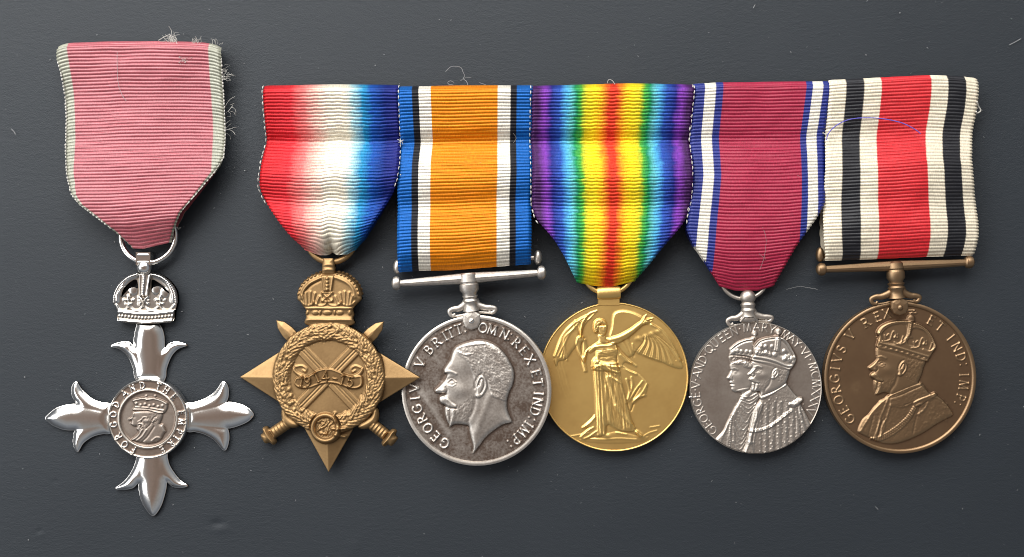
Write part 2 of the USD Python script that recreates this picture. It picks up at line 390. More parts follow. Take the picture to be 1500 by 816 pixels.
def silk(name, stops, crisp=True, jit=0.0, rough=0.46, spec=0.25, metal_=0.35):
    """ribbed silk: u runs across the ribbon, v along it"""
    if crisp:
        ramp = []
        for i, (u, c) in enumerate(stops):
            if i: ramp.append((u - 0.0015, stops[i - 1][1]))
            ramp.append((u + 0.0015, c))
    else: ramp = stops
    nodes = {'tc': ('texture_coordinate', {}), 'sx': ('separate_xyz', {}), 'ramp': ('rgb_ramp', {'ramp': ramp}),
             'm1': ('mapping', {'scale': (6500.0, 900.0, 1.0)}), 'th': ('noise_texture', {'scale': 1.0, 'detail': 2.0}),
             'm2': ('mapping', {'scale': (130.0, 1400.0, 1.0)}), 'rb': ('noise_texture', {'scale': 1.0, 'detail': 2.0}),
             'k1': ('map_range', {'from_min': 0.25, 'from_max': 0.75, 'to_min': 0.70, 'to_max': 1.20}),
             'k2': ('map_range', {'from_min': 0.25, 'from_max': 0.75, 'to_min': 0.88, 'to_max': 1.10}),
             'k': ('math', {'math_type': 'multiply'}), 'kc': ('combine_xyz', {}),
             'c': ('mix_color', {'blend_type': 'multiply', 'fac': 1.0}),
             'b': ('bump', {'strength': 0.35, 'distance': 0.00006}),
             'p': ('principled_bsdf', {'metallic': metal_, 'roughness': rough, 'specular_ior_level': spec})}
    links = [('tc.UV', 'sx.vector'), ('sx.x', 'ramp.fac'), ('tc.object', 'm1.vector'), ('m1.vector', 'th.vector'), ('tc.object', 'm2.vector'), ('m2.vector', 'rb.vector'),
             ('th.fac', 'k1.value'), ('rb.fac', 'k2.value'), ('k1.result', 'k.value1'), ('k2.result', 'k.value2'),
             ('k.value', 'kc.x'), ('k.value', 'kc.y'), ('k.value', 'kc.z'), ('ramp.color', 'c.a'), ('kc.vector', 'c.b'), ('c.result', 'p.base_color'),
             ('th.fac', 'b.height'), ('b.normal', 'p.normal')]
    usdkit.material(stage, '/World/Looks/' + name, nodes, links, surface='p.BSDF')

WHITE, CREAM, BLACK = (0.62, 0.58, 0.50), (0.64, 0.57, 0.44), (0.008, 0.008, 0.011)
silk('silk_rose', [(0, (0.29, 0.29, 0.225)), (0.060, (0.345, 0.072, 0.090)), (0.925, (0.29, 0.29, 0.225))], metal_=0.05, spec=0.75, rough=.40)
_r, _w, _b = (0.42, 0.006, 0.010), (0.66, 0.60, 0.48), (0.002, 0.012, 0.13)
silk('silk_star', [(0, _r), (0.20, (0.54, 0.02, 0.028)), (0.30, (0.60, 0.14, 0.13)), (0.42, (0.64, 0.44, 0.36)), (0.48, _w), (0.60, _w), (0.66, (0.30, 0.46, 0.48)), (0.73, (0.012, 0.19, 0.36)), (0.80, (0.003, 0.055, 0.27)), (0.9, _b), (1, (0.012, 0.014, 0.14))], crisp=False)
_bl = (0.003, 0.085, 0.32)
silk('silk_orange', [(0, _bl), (0.105, BLACK), (0.155, WHITE), (0.245, (0.60, 0.180, 0.002)), (0.742, WHITE), (0.838, BLACK), (0.885, _bl)])
_v, _p, _in, _bu, _gr, _ye, _or, _re = (0.045, 0.010, 0.070), (0.16, 0.03, 0.30), (0.010, 0.014, 0.16), (0.03, 0.22, 0.46), (0.005, 0.20, 0.07), (0.80, 0.56, 0.008), (0.72, 0.17, 0.008), (0.58, 0.030, 0.010)
_half = [(0, _v), (0.035, _v), (0.080, _p), (0.120, _in), (0.175, (0.015, 0.06, 0.30)), (0.215, (0.06, 0.30, 0.52)), (0.245, (0.08, 0.34, 0.36)), (0.275, _gr), (0.305, (0.06, 0.30, 0.03)), (0.340, (0.66, 0.50, 0.012)), (0.385, _ye), (0.425, (0.80, 0.38, 0.008)), (0.452, _or), (0.480, _re), (0.5, _re)]
silk('silk_rainbow', _half + [(1 - u, c) for u, c in _half[::-1][1:]], crisp=False)
_nv = (0.010, 0.020, 0.17)
silk('silk_crimson', [(0, _nv), (0.080, WHITE), (0.160, _nv), (0.213, (0.30, 0.010, 0.040)), (0.818, _nv), (0.865, WHITE), (0.940, _nv)], metal_=0.10, spec=.45)
silk('silk_cream', [(0, CREAM), (0.110, BLACK), (0.232, CREAM), (0.348, (0.52, 0.016, 0.022)), (0.682, CREAM), (0.795, BLACK), (0.915, CREAM)], metal_=0.10, spec=.45)

def plain(name, color, rough=0.7, spec=0.3, vary=0.2, size=0.001):
    usdkit.material(stage, '/World/Looks/' + name, {'tc': ('texture_coordinate', {}), 'n': ('noise_texture', {'scale': 1 / size, 'detail': 3.0}),
        'c': ('mix_color', {'a': tuple(x * (1 - vary) for x in color), 'b': tuple(min(1, x * (1 + vary)) for x in color)}),
        'p': ('principled_bsdf', {'roughness': rough, 'specular_ior_level': spec})}, [('tc.object', 'n.vector'), ('n.fac', 'c.fac'), ('c.result', 'p.base_color')], surface='p.BSDF')
plain('white_thread', (0.48, 0.46, 0.42)); plain('grey_thread', (0.30, 0.29, 0.28)); plain('blue_thread', (0.10, 0.09, 0.42)); plain('pale_lint', (0.34, 0.34, 0.34)); plain('rose_lint', (0.6, 0.25, 0.25))

# the card: dark slate paper with a fine tooth
usdkit.material(stage, '/World/Looks/slate_card', {
    'tc': ('texture_coordinate', {}), 'n1': ('noise_texture', {'scale': 14.0, 'detail': 4.0}), 'n2': ('noise_texture', {'scale': 2600.0, 'detail': 3.0, 'roughness': 0.6}),
    'n3': ('noise_texture', {'scale': 520.0, 'detail': 3.0}), 'm': ('mapping', {'scale': (1.0, 2.2, 1.0), 'rotation': (0, 0, 0.4)}),
    'h': ('math', {'math_type': 'multiply_add', 'value2': 0.6}),
    'vo': ('voronoi_texture', {'scale': 900.0}), 'sp': ('map_range', {'from_min': 0.05, 'from_max': 0.10, 'to_min': 1.0, 'to_max': 0.0, 'clamp': True}),
    'wn': ('white_noise_texture', {}), 'gt': ('math', {'math_type': 'greater_than', 'value2': 0.95}), 'sf': ('math', {'math_type': 'multiply'}), 'sf2': ('math', {'math_type': 'multiply', 'value2': 0.5}),
    'c': ('mix_color', {'a': (0.010, 0.014, 0.019), 'b': (0.016, 0.021, 0.027)}), 'c2': ('mix_color', {'b': (0.30, 0.30, 0.30)}),
    'b': ('bump', {'strength': 0.75, 'distance': 0.00013}),
    'p': ('principled_bsdf', {'roughness': 0.58, 'specular_ior_level': 0.42})},
    [('tc.object', 'n1.vector'), ('tc.object', 'm.vector'), ('m.vector', 'n2.vector'), ('m.vector', 'n3.vector'), ('n1.fac', 'c.fac'), ('n3.fac', 'h.value1'), ('n2.fac', 'h.value3'), ('h.value', 'b.height'),
     ('tc.object', 'vo.vector'), ('vo.distance', 'sp.value'), ('vo.position', 'wn.vector'), ('wn.value', 'gt.value1'), ('sp.result', 'sf.value1'), ('gt.value', 'sf.value2'), ('sf.value', 'sf2.value1'), ('sf2.value', 'c2.fac'),
     ('c.result', 'c2.a'), ('c2.result', 'p.base_color'), ('b.normal', 'p.normal')], surface='p.BSDF')

# ------------------------------------------------------------------ the card they lie on
gx, gy = np.linspace(-300, 1800, 701), np.linspace(-300, 1116, 473)
GX, GY = np.meshgrid(gx, gy)
GZ = 1.6 * (meshkit.fbm(np.stack([GX / 260, GY / 200, GX * 0], -1), 3, 5) - 0.5)
for dx, dy, rx, ry, a in [(57, 778, 4, 3, -1.0), (60, 784, 5, 3, 0.5), (318, 767, 10, 5, -1.5), (324, 776, 12, 5, 0.7), (82, 705, 4, 4, -0.6), (520, 800, 8, 14, 0.7), (1290, 745, 5, 4, -0.6)]:
    GZ += a * np.exp(-((GX - dx) / rx) ** 2 - ((GY - dy) / ry) ** 2)
GZ -= 1.5
V = np.stack([(GX - 750) * U, (408 - GY) * U, GZ * U], -1).reshape(-1, 3)
idx = np.arange(GX.size).reshape(GX.shape)
F = np.stack([idx[1:, :-1], idx[1:, 1:], idx[:-1, 1:], idx[:-1, :-1]], -1).reshape(-1, 4)
zy, zx = np.gradient(GZ, gy, gx); N = np.stack([-zx, zy, np.ones_like(zx)], -1).reshape(-1, 3)
write_mesh('/World/slate_card', V, F, N, 'slate_card')
p = stage.GetPrimAtPath('/World/slate_card')
p.SetCustomDataByKey('label', 'dark slate grey card under all six medals'); p.SetCustomDataByKey('category', 'card'); p.SetCustomDataByKey('kind', 'structure')

# ------------------------------------------------------------------ ribbons
def ribbon(th, mat, left, right, top, bot, zs, pitch=4.8, amp=1.25, ufun=None, pfun=None, zfun=None, seed=0, scallop=0.9, droop=2.5, name='ribbon', wave=1.0, jit=None, smooth=7.0, bulge=3.5):
    """a ribbed strip. left, right: (x, y) down its two edges; top, bot: (share across, y); zs: (y, height)"""
    top, bot, left, right = (np.asarray(q, float) for q in (top, bot, left, right))
    w = max(right[:, 0]) - min(left[:, 0])
    nc = int(w / 1.5); length = bot[:, 1].mean() - top[:, 1].mean(); nr = int(length / 0.62)
    t = np.linspace(0, 1, nc); v = np.linspace(0, 1, nr); Tt, Vv = np.meshgrid(t, v)
    sm = lambda q: gaussian_filter1d(np.interp(t, q[:, 0], q[:, 1]), nc * 0.02, mode='nearest')
    yt, yb = sm(top), sm(bot)
    Y = yt[None] * (1 - Vv) + yb[None] * Vv
    def edge(e, y): return gaussian_filter1d(np.interp(y, e[:, 1], e[:, 0]), smooth, mode='nearest')
    xl, xr = edge(left, Y[:, 0]), edge(right, Y[:, -1])
    X = xl[:, None] * (1 - Tt) + xr[:, None] * Tt
    P = Vv * length / pitch + 0.10 * (meshkit.fbm(np.stack([X / 45, Y / 60, 0 * X], -1), 2, seed + 3) - 0.5) * 4
    if pfun is not None: P = P + pfun(X, Y, Tt, Vv)
    rib = np.abs(np.sin(np.pi * P)) ** 0.8
    zs = np.asarray(zs, float)
    base = gaussian_filter1d(np.interp(Y.mean(1), zs[:, 0], zs[:, 1]), 5.0, mode='nearest')
    Zb = base[:, None] + wave * 3.0 * (meshkit.fbm(np.stack([X / 70, Y / 45, 0 * X + seed], -1), 3, seed) - 0.5)
    Zb = Zb + bulge * (1 - (2 * Tt - 1) ** 2) * np.clip((Y - 208) / 30, 0, 1) * np.clip((Y.max() - Y) / 60, 0, 1)
    if zfun is not None: Zb = Zb + zfun(X, Y, Tt, Vv)
    e = np.minimum(Tt, 1 - Tt) * (xr - xl)[:, None]
    Zb = Zb - droop * np.exp(-(e / 2.2) ** 2)
    rs = 0.75 + 0.5 * meshkit.noise(np.stack([np.floor(P) * 3.7, X / 30, 0 * X], -1), seed + 9)
    Zr = Zb + amp * rib * rs
    u = Tt if ufun is None else ufun(X, Y, Tt, Vv)
    if jit: u = u + jit * (meshkit.noise(np.stack([np.floor(P) * 5.1, np.floor(X / 9) * 2.3, 0 * X], -1), seed + 4) - 0.5)
    sc = scallop * (rib - 0.5)
    X = X + np.where(e < 3, sc * np.where(Tt < 0.5, -1, 1), 0)
    Vp = np.stack([X, -Y, Zr], -1)
    du = np.gradient(Vp, axis=0); dv = np.gradient(Vp, axis=1)
    N = np.cross(dv, -du); N /= np.linalg.norm(N, axis=-1, keepdims=True) + 1e-9
    N *= np.sign(N[..., 2:3] + 1e-9)
    idx = np.arange(X.size).reshape(X.shape)
    F = np.stack([idx[1:, :-1], idx[1:, 1:], idx[:-1, 1:], idx[:-1, :-1]], -1).reshape(-1, 4)
    path = th.part(name, (Vp.reshape(-1, 3), F), mat, normals=N.reshape(-1, 3), uv=np.stack([u, Vv], -1).reshape(-1, 2))
    # the turned-back layer underneath, and the rolled edges that join the two
    q = (slice(None, None, 6), slice(None, None, 4))
    Xb = X[q] + (0.5 - Tt[q]) * 2.0; Zk = np.minimum(Zb[q] - 3.0, 4.0 + 0 * Xb); B = np.stack([Xb, -Y[q], Zk], -1)
    ib = np.arange(Xb.size).reshape(Xb.shape)
    Fb = np.stack([ib[:-1, :-1], ib[:-1, 1:], ib[1:, 1:], ib[1:, :-1]], -1).reshape(-1, 4)
    th.part(name + '_back', (B.reshape(-1, 3), Fb), mat, normals=np.tile([0, 0, -1.0], (Xb.size, 1)), uv=np.stack([u[q], Vv[q]], -1).reshape(-1, 2))
    yy = Y.mean(1)
    return path, (lambda y: float(np.interp(y, yy, base)))

def stitches(th, path, zat, parent=None, step=8.6, length=5.2, r=0.88, name='edge_stitching', seed=1, dz=0.3, skip=0.0):
    rnd = random.Random(seed); l = shapely.LineString(path); n = int(l.length / step); ms = []
    for i in range(n):
        if rnd.random() < skip: continue
        s0 = i * step + rnd.uniform(0, 2.6); P = []
        for q in np.linspace(0, 1, 5):
            a = l.interpolate(s0 + q * length); P.append((a.x + rnd.uniform(-.25, .25), a.y, zat(a.y) + dz + 0.9 * math.sin(math.pi * q)))
        ms.append(tube(P, r * np.array([.55, .95, 1.05, .95, .55]) * rnd.uniform(.6, 1.2), 7))
    return th.part(name, join(*ms), 'white_thread', parent=parent, smooth=True)

def hair(th, pts, r=0.32, mat='white_thread', name='loose_thread', parent=None):
    p = np.asarray(pts, float); x = spline(p, 6); return th.part(name, tube(x, r, 5), mat, parent=parent, smooth=True)

def rim_and_back(th, cx, cy, r, thick, rw, rh, mat, tilt=None, name='rim', bead=1.0):
    prof = [(0.01, 0), (r - 1.2, 0), (r - 0.3, 0.6), (r, 1.8), (r, thick - 2.2), (r - 0.25, thick - 0.9), (r - rw * 0.3, thick - 0.1), (r - rw * 0.55, thick), (r - rw * 0.85, thick - 0.45), (r - rw, thick - rh), (r - rw - 0.6, thick - rh - 0.8)]
    m = lathe(prof, cx, cy)
    if tilt: raised(m, *tilt)
    return th.part(name, m, mat, smooth=50)
def disc_valid(R, cx, cy, r): return (R.X - cx) ** 2 + (R.Y - cy) ** 2 < r * r
# ------------------------------------------------------------------ the bearded profile, shared by three faces
def affine3(src, dst):
    A = np.array([[x, y, 1] for x, y in src]); return np.linalg.solve(A, np.array(dst)).T     # 2x3
def z1(p): return Zm(590, 450, 6.8, p)
def z2(p): return Zm(590, 570, 6.8, p)
SRC = [(638.5, 570.6), (707.6, 563), (660.3, 625)]
def profile_face(R, dst, amp=1.0, ear=True, label=None):
    M = affine3(SRC, dst); k = math.sqrt(abs(np.linalg.det(M[:, :2])))
    T = lambda pts: [tuple(M @ np.array([x, y, 1])) for x, y in pts]
    def rg(p, a, w, **o): R.ridge(T(p), a * amp, max(w * k, 0.8), **o)
    def bl(p, rx, ry, a, ang=0):
        (x, y), = T([p]); R.blob(x, y, rx * k, ry * k, a * amp, ang)
    ONE = lambda z, x, y: z([(x, y)])[0]
    rg(z1([(432, 650), (485, 638), (545, 660)]), 1.1, 1.9)
    bl(ONE(z1, 492, 728), 8.5, 5.5, -1.7); bl(ONE(z1, 506, 748), 3.6, 2.4, 1.1)
    rg(z1([(462, 738), (500, 712), (545, 742)]), 0.9, 0.9); rg(z1([(470, 775), (505, 785), (540, 765)]), 0.5, 0.9)
    rg(z1([(446, 690), (400, 760), (345, 822)]), 1.1, 2.4)
    bl(ONE(z2, 412, 18), 3.4, 3.0, 1.5); rg(z2([(440, -20), (456, 10), (440, 42)]), -1.0, 1.1)
    bl(ONE(z2, 590, 5), 13, 9, 1.3); bl(ONE(z2, 560, 110), 8, 9, -0.5)
    R.poly(T(z2([(372, 80), (400, 62), (450, 80), (500, 125), (548, 158), (535, 182), (470, 168), (420, 145), (374, 122)])), 1.7 * amp, 2.6 * k)
    for o in range(4): rg(z2([(395 + 22 * o, 75 + 14 * o), (420 + 24 * o, 125 + 12 * o)]), -0.3, 0.7)
    rg(z2([(425, 168), (480, 188), (545, 190)]), -1.2, 1.1); rg(z2([(435, 185), (470, 200)]), 0.7, 1.2)
    rg(z2([(440, 205), (448, 260), (468, 335)]), 1.0, 2.2); rg(z2([(515, 205), (520, 260), (488, 350)]), 1.0, 2.4); rg(z2([(480, 205), (484, 270), (478, 345)]), -1.1, 1.0)
    beard = T(z2([(430, 190), (540, 180), (640, 100), (715, 40), (735, 130), (690, 260), (660, 350), (580, 345), (480, 370), (440, 300)]))
    R.grain(beard, 2.0 * k, 0.7 * amp, 31, (1, 1.7), 25)
    rg(z2([(735, 90), (715, 200), (665, 300), (655, 360)]), -1.0, 3.0)
    if ear:
        e = z1([(742, 768), (765, 700), (798, 674), (838, 705), (855, 765)]) + z2([(845, 5), (805, 62), (765, 82), (738, 60), (748, 20)])
        R.poly(T(e), 1.9 * amp, 2.6 * k)
        rg(z1([(772, 770), (790, 715), (815, 720), (825, 775)]) + z2([(795, 30)]), -1.7, 1.4)
        rg(z1([(758, 790), (775, 740)]), -0.8, 1.0); bl(ONE(z2, 765, 62), 3, 2.6, 0.8)
        rg(z1([(730, 800), (735, 740), (765, 680), (800, 655)]), -0.8, 1.6)

# ================================================================== 3  silver medal, bare-headed profile, straight bar
CX, CY, RR = 699.0, 571.5, 110.0
T3 = (589.0, 0.076)
th = Thing('round_silver_medal', 'tarnished silver medal with bareheaded bearded profile on orange ribbon with blue, black and white edges', 'medal', CX, CY, 18, None)
R = Relief(CX - 112, CY - 112, CX + 112, CY + 112, 0.6)
R.T[:] = 0.84
head = z1([(860, 338), (760, 325), (660, 345), (580, 372), (528, 402), (500, 455), (480, 520), (448, 570), (418, 618), (424, 652), (448, 668), (432, 720), (388, 772), (342, 812)]) + \
    z2([(325, 12), (342, 38), (400, 44), (434, 48), (400, 62), (374, 78), (370, 108), (388, 142), (424, 158), (428, 178), (424, 215), (430, 262), (446, 312), (468, 348), (478, 376), (520, 352), (580, 348), (640, 356), (666, 370), (672, 412), (690, 490), (712, 570), (708, 632), (760, 575), (840, 470), (930, 395), (1010, 345), (1095, 318), (1072, 250), (1052, 190), (1050, 110), (1065, 50), (1086, -5)]) + \
    z1([(1102, 780), (1120, 700), (1115, 620), (1080, 540), (1030, 460), (960, 388)])
R.poly(head, 3.4, 7.0, label=1, n=4, tone=0.40)
R.poly(head, 2.8, 26, n=4)
hairp = z1([(860, 338), (760, 325), (660, 345), (580, 372), (530, 410), (560, 470), (640, 520), (690, 610), (720, 690), (735, 770), (770, 690), (800, 665), (850, 710), (870, 790)]) + z2([(900, 60), (960, 90), (1050, 110), (1065, 50), (1086, -5)]) + z1([(1102, 780), (1120, 700), (1115, 620), (1080, 540), (1030, 460), (960, 388)])
R.grain(hairp, 3.6, 0.9, 7, (1.8, 0.8), 35); R.grain(hairp, 1.5, 0.7, 8, (1.4, .8), 60)
R.poly(hairp, 0.7, 3)
R.ridge(z1([(545, 410), (600, 390), (700, 370), (830, 360)]), 0.7, 1.3); R.ridge(z1([(560, 440), (640, 470), (720, 455)]), 0.6, 1.2)
profile_face(R, SRC)
R.blob(*z1([(600, 560)])[0], 14, 14, 0.9); R.blob(*z1([(690, 660)])[0], 9, 14, -0.7)
R.ridge(z2([(880, 60), (830, 200), (740, 420), (712, 560)]), 0.9, 5); R.ridge(z2([(960, 80), (990, 200), (1060, 300)]), 0.5, 5)
R.ridge(z2([(708, 632), (760, 575), (840, 470), (930, 395), (1010, 345), (1095, 318)]), 0.8, 1.2)
cut = z2([(725, 628), (850, 485), (935, 402), (1010, 356), (1085, 330)])
txt = [('G', 653, 649), ('E', 640, 639), ('O', 628.5, 627), ('R', 620, 614), ('G', 612.5, 599.5), ('I', 609, 584), ('V', 607.5, 569), ('V', 615.7, 532), ('B', 629, 513), ('R', 641, 501.5), ('I', 653, 492.6), ('T', 661, 488), ('T', 673, 481.6), (':', 682.6, 482),
       ('O', 709, 480), ('M', 723, 483), ('N', 741, 488.5), (':', 749, 492.5), ('R', 759, 501.5), ('E', 769, 513), ('X', 778, 526.5), ('E', 787, 546), ('T', 789, 560), ('I', 791, 576), ('N', 789, 588), ('D', 785, 601.6), (':', 780, 612), ('I', 776.5, 621), ('M', 768.5, 631), ('P', 757, 643), (':', 748, 649)]
legend(R, txt, CX, CY, 91.5, 13.2, 1.10, 1.9, True, 2, tone=-0.95)
R.ridge(z2([(195, 40), (300, 190), (400, 350), (470, 440)]), 0.25, 4, tone=-0.35)
R.T += 0.20 * (meshkit.fbm(np.stack([R.X / 22, R.Y / 22, 0 * R.X], -1), 4, 21) * 2 - 1)
R.Z *= .86
rim_and_back(th, CX, CY, RR, 16, 6.5, 2.4, 'worn_silver', T3)
R.emit(th, {0: ('disc_field', 'worn_silver'), 1: ('effigy', 'worn_silver'), 2: ('inscription', 'worn_silver')}, z0=13.4, valid=disc_valid(R, CX, CY, RR - 6.0), tilt=T3, tarnish=(2.4, 0.42))
# suspender
zb = 22.0
th.part('suspension_bar', turned((582, 415.5, zb), (792, 399.5, zb), [(0, 5), (.03, 4.6), (.05, 5.2), (.25, 6.6), (.47, 8.2), (.53, 8.2), (.75, 6.6), (.95, 5.2), (.97, 4.6), (1, 5)], 12, 0.9), 'worn_silver', smooth=25)
th.part('upper_bar', turned((583, 391.5, zb - 8), (787, 377.5, zb - 8), [(0, 3.4), (1, 3.4)], 10), 'worn_silver')
for x, y in [(581, 415), (793, 399.5)]:
    s = th.part('ball_finial', join(ball(x, y, zb, 9, .78, 1.15, .9), turned((x - 4, y, zb), (x + 4, y, zb), [(0, 9.2), (.5, 10.2), (1, 9.2)], 24)), 'worn_silver', smooth=60)
for x, y in [(582, 391), (788, 377)]: th.part('ball_finial', ball(x, y, zb - 7, 8.6, .72, 1.25, .9), 'worn_silver', smooth=60)
th.part('collar', turned((686, 400, zb), (688.5, 434, zb), [(0, 10.5), (.06, 12.5), (.38, 13.6), (.42, 12.6), (.46, 12.6), (.5, 14), (.72, 14), (.86, 10.5), (1, 10)], 30, .9), 'worn_silver', smooth=35)
th.part('swivel_neck', turned((688.5, 431, 21), (690.3, 455, 19), [(0, 10), (.12, 11.6), (.25, 9.4), (.38, 11.8), (.52, 9.2), (.7, 9.2), (1, 12)], 28, .85), 'worn_silver', smooth=35)
def scrolls(th, mat, c, sc, z, left=(-29.5, 8.5), right=(33.5, 4.0), drop=16):
    for sgn, (ex, ey) in ((-1, left), (1, right)):
        P = [(c[0] + sgn * 5 * sc, c[1] - drop * sc * .55), (c[0] + sgn * 10 * sc, c[1] - 2 * sc), (c[0] + ex * .62, c[1] + ey * .35), (c[0] + ex * .86, c[1] + ey * .42), (c[0] + ex + sgn * 2, c[1] + ey * .8), (c[0] + ex, c[1] + ey + 4 * sc), (c[0] + ex * .86, c[1] + ey + 5 * sc), (c[0] + ex * .80, c[1] + ey + 1.5 * sc)]
        P = spline([(x, y, z) for x, y in P], 7); n = len(P)
        r = np.interp(np.linspace(0, 1, n), [0, .3, .6, .85, 1], [6.6 * sc, 4.6 * sc, 3.3 * sc, 2.5 * sc, 1.9 * sc])
        m = tube(P, r, 12); q = m.vertices.copy(); q[:, 2] = z + (q[:, 2] - z) * .75; m.vertices = q
        P2 = [(c[0] + sgn * 3 * sc, c[1] + 9 * sc, z - 1), (c[0] + ex * .5, c[1] + ey + 4.5 * sc, z - 2), (c[0] + ex * .95, c[1] + ey + 6 * sc, z - 1)]
        th.part('scroll_arm', join(m, tube(spline(P2, 6), 2.1 * sc, 8)), mat, smooth=50)
scrolls(th, 'worn_silver', (690, 449), 1.0, 17)
def claw(th, mat, x, y, z, w, h, ang=0):
    P = np.array([(-.5, -.30), (0, -.62), (.5, -.30), (.5, .12), (.34, .42), (0, .54), (-.34, .42), (-.5, .12)]) * [w, h]
    c, s = math.cos(ang), math.sin(ang); P = P @ np.array([[c, s], [-s, c]])
    q = []
    for sc, zz in ((1, 0), (1, 4.2), (.93, 5.4), (.80, 6.0), (.45, 6.8), (.02, 7.0)):
        q.append(np.column_stack([x + P[:, 0] * sc, -(y + P[:, 1] * sc), np.full(len(P), z + zz)]))
    n = len(P); V = np.vstack(q); F = []
    for i in range(len(q) - 1):
        for j in range(n):
            l = (j + 1) % n; F += [[i * n + j, (i + 1) * n + l, i * n + l], [i * n + j, (i + 1) * n + j, (i + 1) * n + l]]
    p = th.part('claw', trimesh.Trimesh(V, F, process=False), mat, smooth=False)
    th.part('rivet', ball(x, y + 1.5, z + 6.2, w * .17, 1, 1, .8), 'steel_pin' if mat != 'brown_bronze' else mat, parent=p, smooth=True)
claw(th, 'worn_silver', 691, 468.5, 20.5, 25.5, 27)
_, zat = ribbon(th, 'silk_orange', [(583, 126), (585, 170), (586.5, 207), (584, 240), (583.5, 300), (584, 396)], [(780, 124), (779, 170), (778, 207), (779.5, 250), (777.5, 292), (778, 340), (777.5, 387)],
       [(0, 126.5), (.5, 124.5), (1, 124.5)], [(0, 399), (.12, 397), (.4, 396), (1, 387)],
       [(124, 8), (127, 19), (131, 28), (145, 28), (190, 20), (198, 15), (206, 10), (211, 11), (224, 19), (242, 28), (262, 34), (276, 33), (288, 29), (298, 26), (306, 27.5), (325, 35), (348, 39), (370, 37), (386, 29), (392, 22), (399, 13)], seed=3)
hair(th, [(652, 103, 8), (660, 96, 9), (668, 95.5, 9), (675, 97.5, 9), (677.5, 103, 9), (680, 109, 9), (678.5, 114, 9), (683, 118, 12), (685.5, 125, 20)], .26, 'pale_lint')
hair(th, [(664, 125, 20), (657, 123, 16), (656, 119, 12), (660, 117.5, 12), (665, 120, 14)], .22, 'pale_lint'); hair(th, [(674, 117, 9), (680, 113, 10), (690, 112, 8)], .2, 'pale_lint'); hair(th, [(702, 120, 12), (707, 122, 14), (712, 125, 20)], .2, 'pale_lint')
for q, pts in enumerate([[(752, 196, 25), (756, 203, 22), (752, 210, 22)], [(589, 264, 26), (593, 270, 28), (590, 278, 28), (595, 284, 28)], [(693, 238, 30), (712, 240, 31)]]): hair(th, pts, .2, 'grey_thread')

# ================================================================== 4  gilt medal with the winged figure
CX, CY, RR = 899.5, 552.5, 109.5
th = Thing('round_gilt_medal', 'golden medal with winged standing woman in relief on rainbow ribbon', 'medal', CX, CY, 14, None)
a1 = lambda p: Zm(800, 435, 6.8, p)
a2 = lambda p: Zm(800, 550, 6.8, p)
R = Relief(CX - 111, CY - 111, CX + 111, CY + 111, 0.6)
R.Z += 0.10 * (meshkit.fbm(np.stack([R.X / 30, R.Y / 30, 0 * R.X], -1), 3, 4) * 2 - 1)
# wings
lw = a1([(420, 190), (330, 215), (250, 280), (170, 390), (105, 520), (78, 610), (100, 690), (125, 640), (170, 630), (215, 605), (260, 540), (310, 470), (350, 330)])
R.poly(lw, 1.5, 5.0, label=2); R.ridge(a1([(400, 190), (260, 275), (160, 395), (85, 590)]), 1.2, 1.7)
for k_ in range(7):
    t_ = k_ / 6; R.ridge(a1([(330 - 40 * t_, 250 + 60 * t_), (240 - 60 * t_, 360 + 60 * t_), (120 + 90 * t_, 590 + 40 * t_)]), 0.6 - 1.0 * (k_ % 2), 1.2)
for x in (100, 130, 160): R.ridge(a1([(x, 600), (x + 5, 690), (x + 30, 780)]) + a2([(x + 60, 120), (x + 100, 230)]), 0.35, 1.6, taper=True)
rw = a1([(640, 392), (660, 300), (672, 200), (700, 158), (770, 142), (860, 160), (940, 195), (1060, 265), (1150, 335), (1230, 430), (1300, 540), (1345, 635), (1365, 700), (1330, 715), (1240, 690), (1130, 640), (1010, 600), (900, 545), (880, 570), (830, 600), (780, 560), (730, 500), (690, 470)])
R.poly(rw, 1.7, 5.0, label=2)
R.ridge(a1([(640, 385), (662, 300), (674, 200), (700, 160), (770, 145), (860, 162), (945, 200)]), .8, 2.0)
R.ridge(a1([(1050, 275), (1150, 335), (1250, 460), (1340, 632)]), 1.0, 1.6)
for k_ in range(15):
    t_ = k_ / 14; e0 = (980 + 150 * t_ - 60 * t_ * t_, 400 - 40 * t_); e1 = (890 + 470 * t_, 550 + 150 * t_ - 60 * t_ * (t_ > .85))
    R.ridge(a1([e0, ((e0[0] + e1[0]) / 2 + 30, (e0[1] + e1[1]) / 2 - 22 * (1 - t_)), e1]), 0.6 if k_ % 2 else -0.5, 0.9)
R.ridge(a1([(900, 420), (960, 405), (1040, 370), (1130, 340)]), .5, 3.0)
for k_ in range(7): R.ridge(a1([(915 + 32 * k_, 395 - 10 * k_), (930 + 34 * k_, 425 - 9 * k_), (965 + 33 * k_, 440 - 7 * k_)]), 0.4 * (-1) ** k_, 1.1, taper=True)
R.ridge(a1([(860, 470), (870, 530), (900, 545), (1000, 590), (1140, 640)]), 0.7, 1.4)
for k_ in range(4): R.ridge(a1([(740 + 30 * k_, 440 - 6 * k_), (790 + 25 * k_, 520), (830 + 15 * k_, 590)]), 0.4 * (-1) ** k_, 1.5)
# palm
for k_ in range(7):
    t_ = k_ / 6; R.ridge(a1([(345, 400), (325 + 40 * t_, 300 + 10 * t_), (290 + 115 * t_, 235 + 10 * t_), (275 + 235 * t_, 330 - 190 * t_ + 30 * (k_ % 2))]), 1.15, 0.65, label=4, taper=True)
for k_ in range(4): R.ridge(a1([(372 + 6 * k_, 430), (375 + 10 * k_, 520), (362 + 8 * k_, 640), (385 + 6 * k_, 740)]), 0.8, 1.2, label=4)
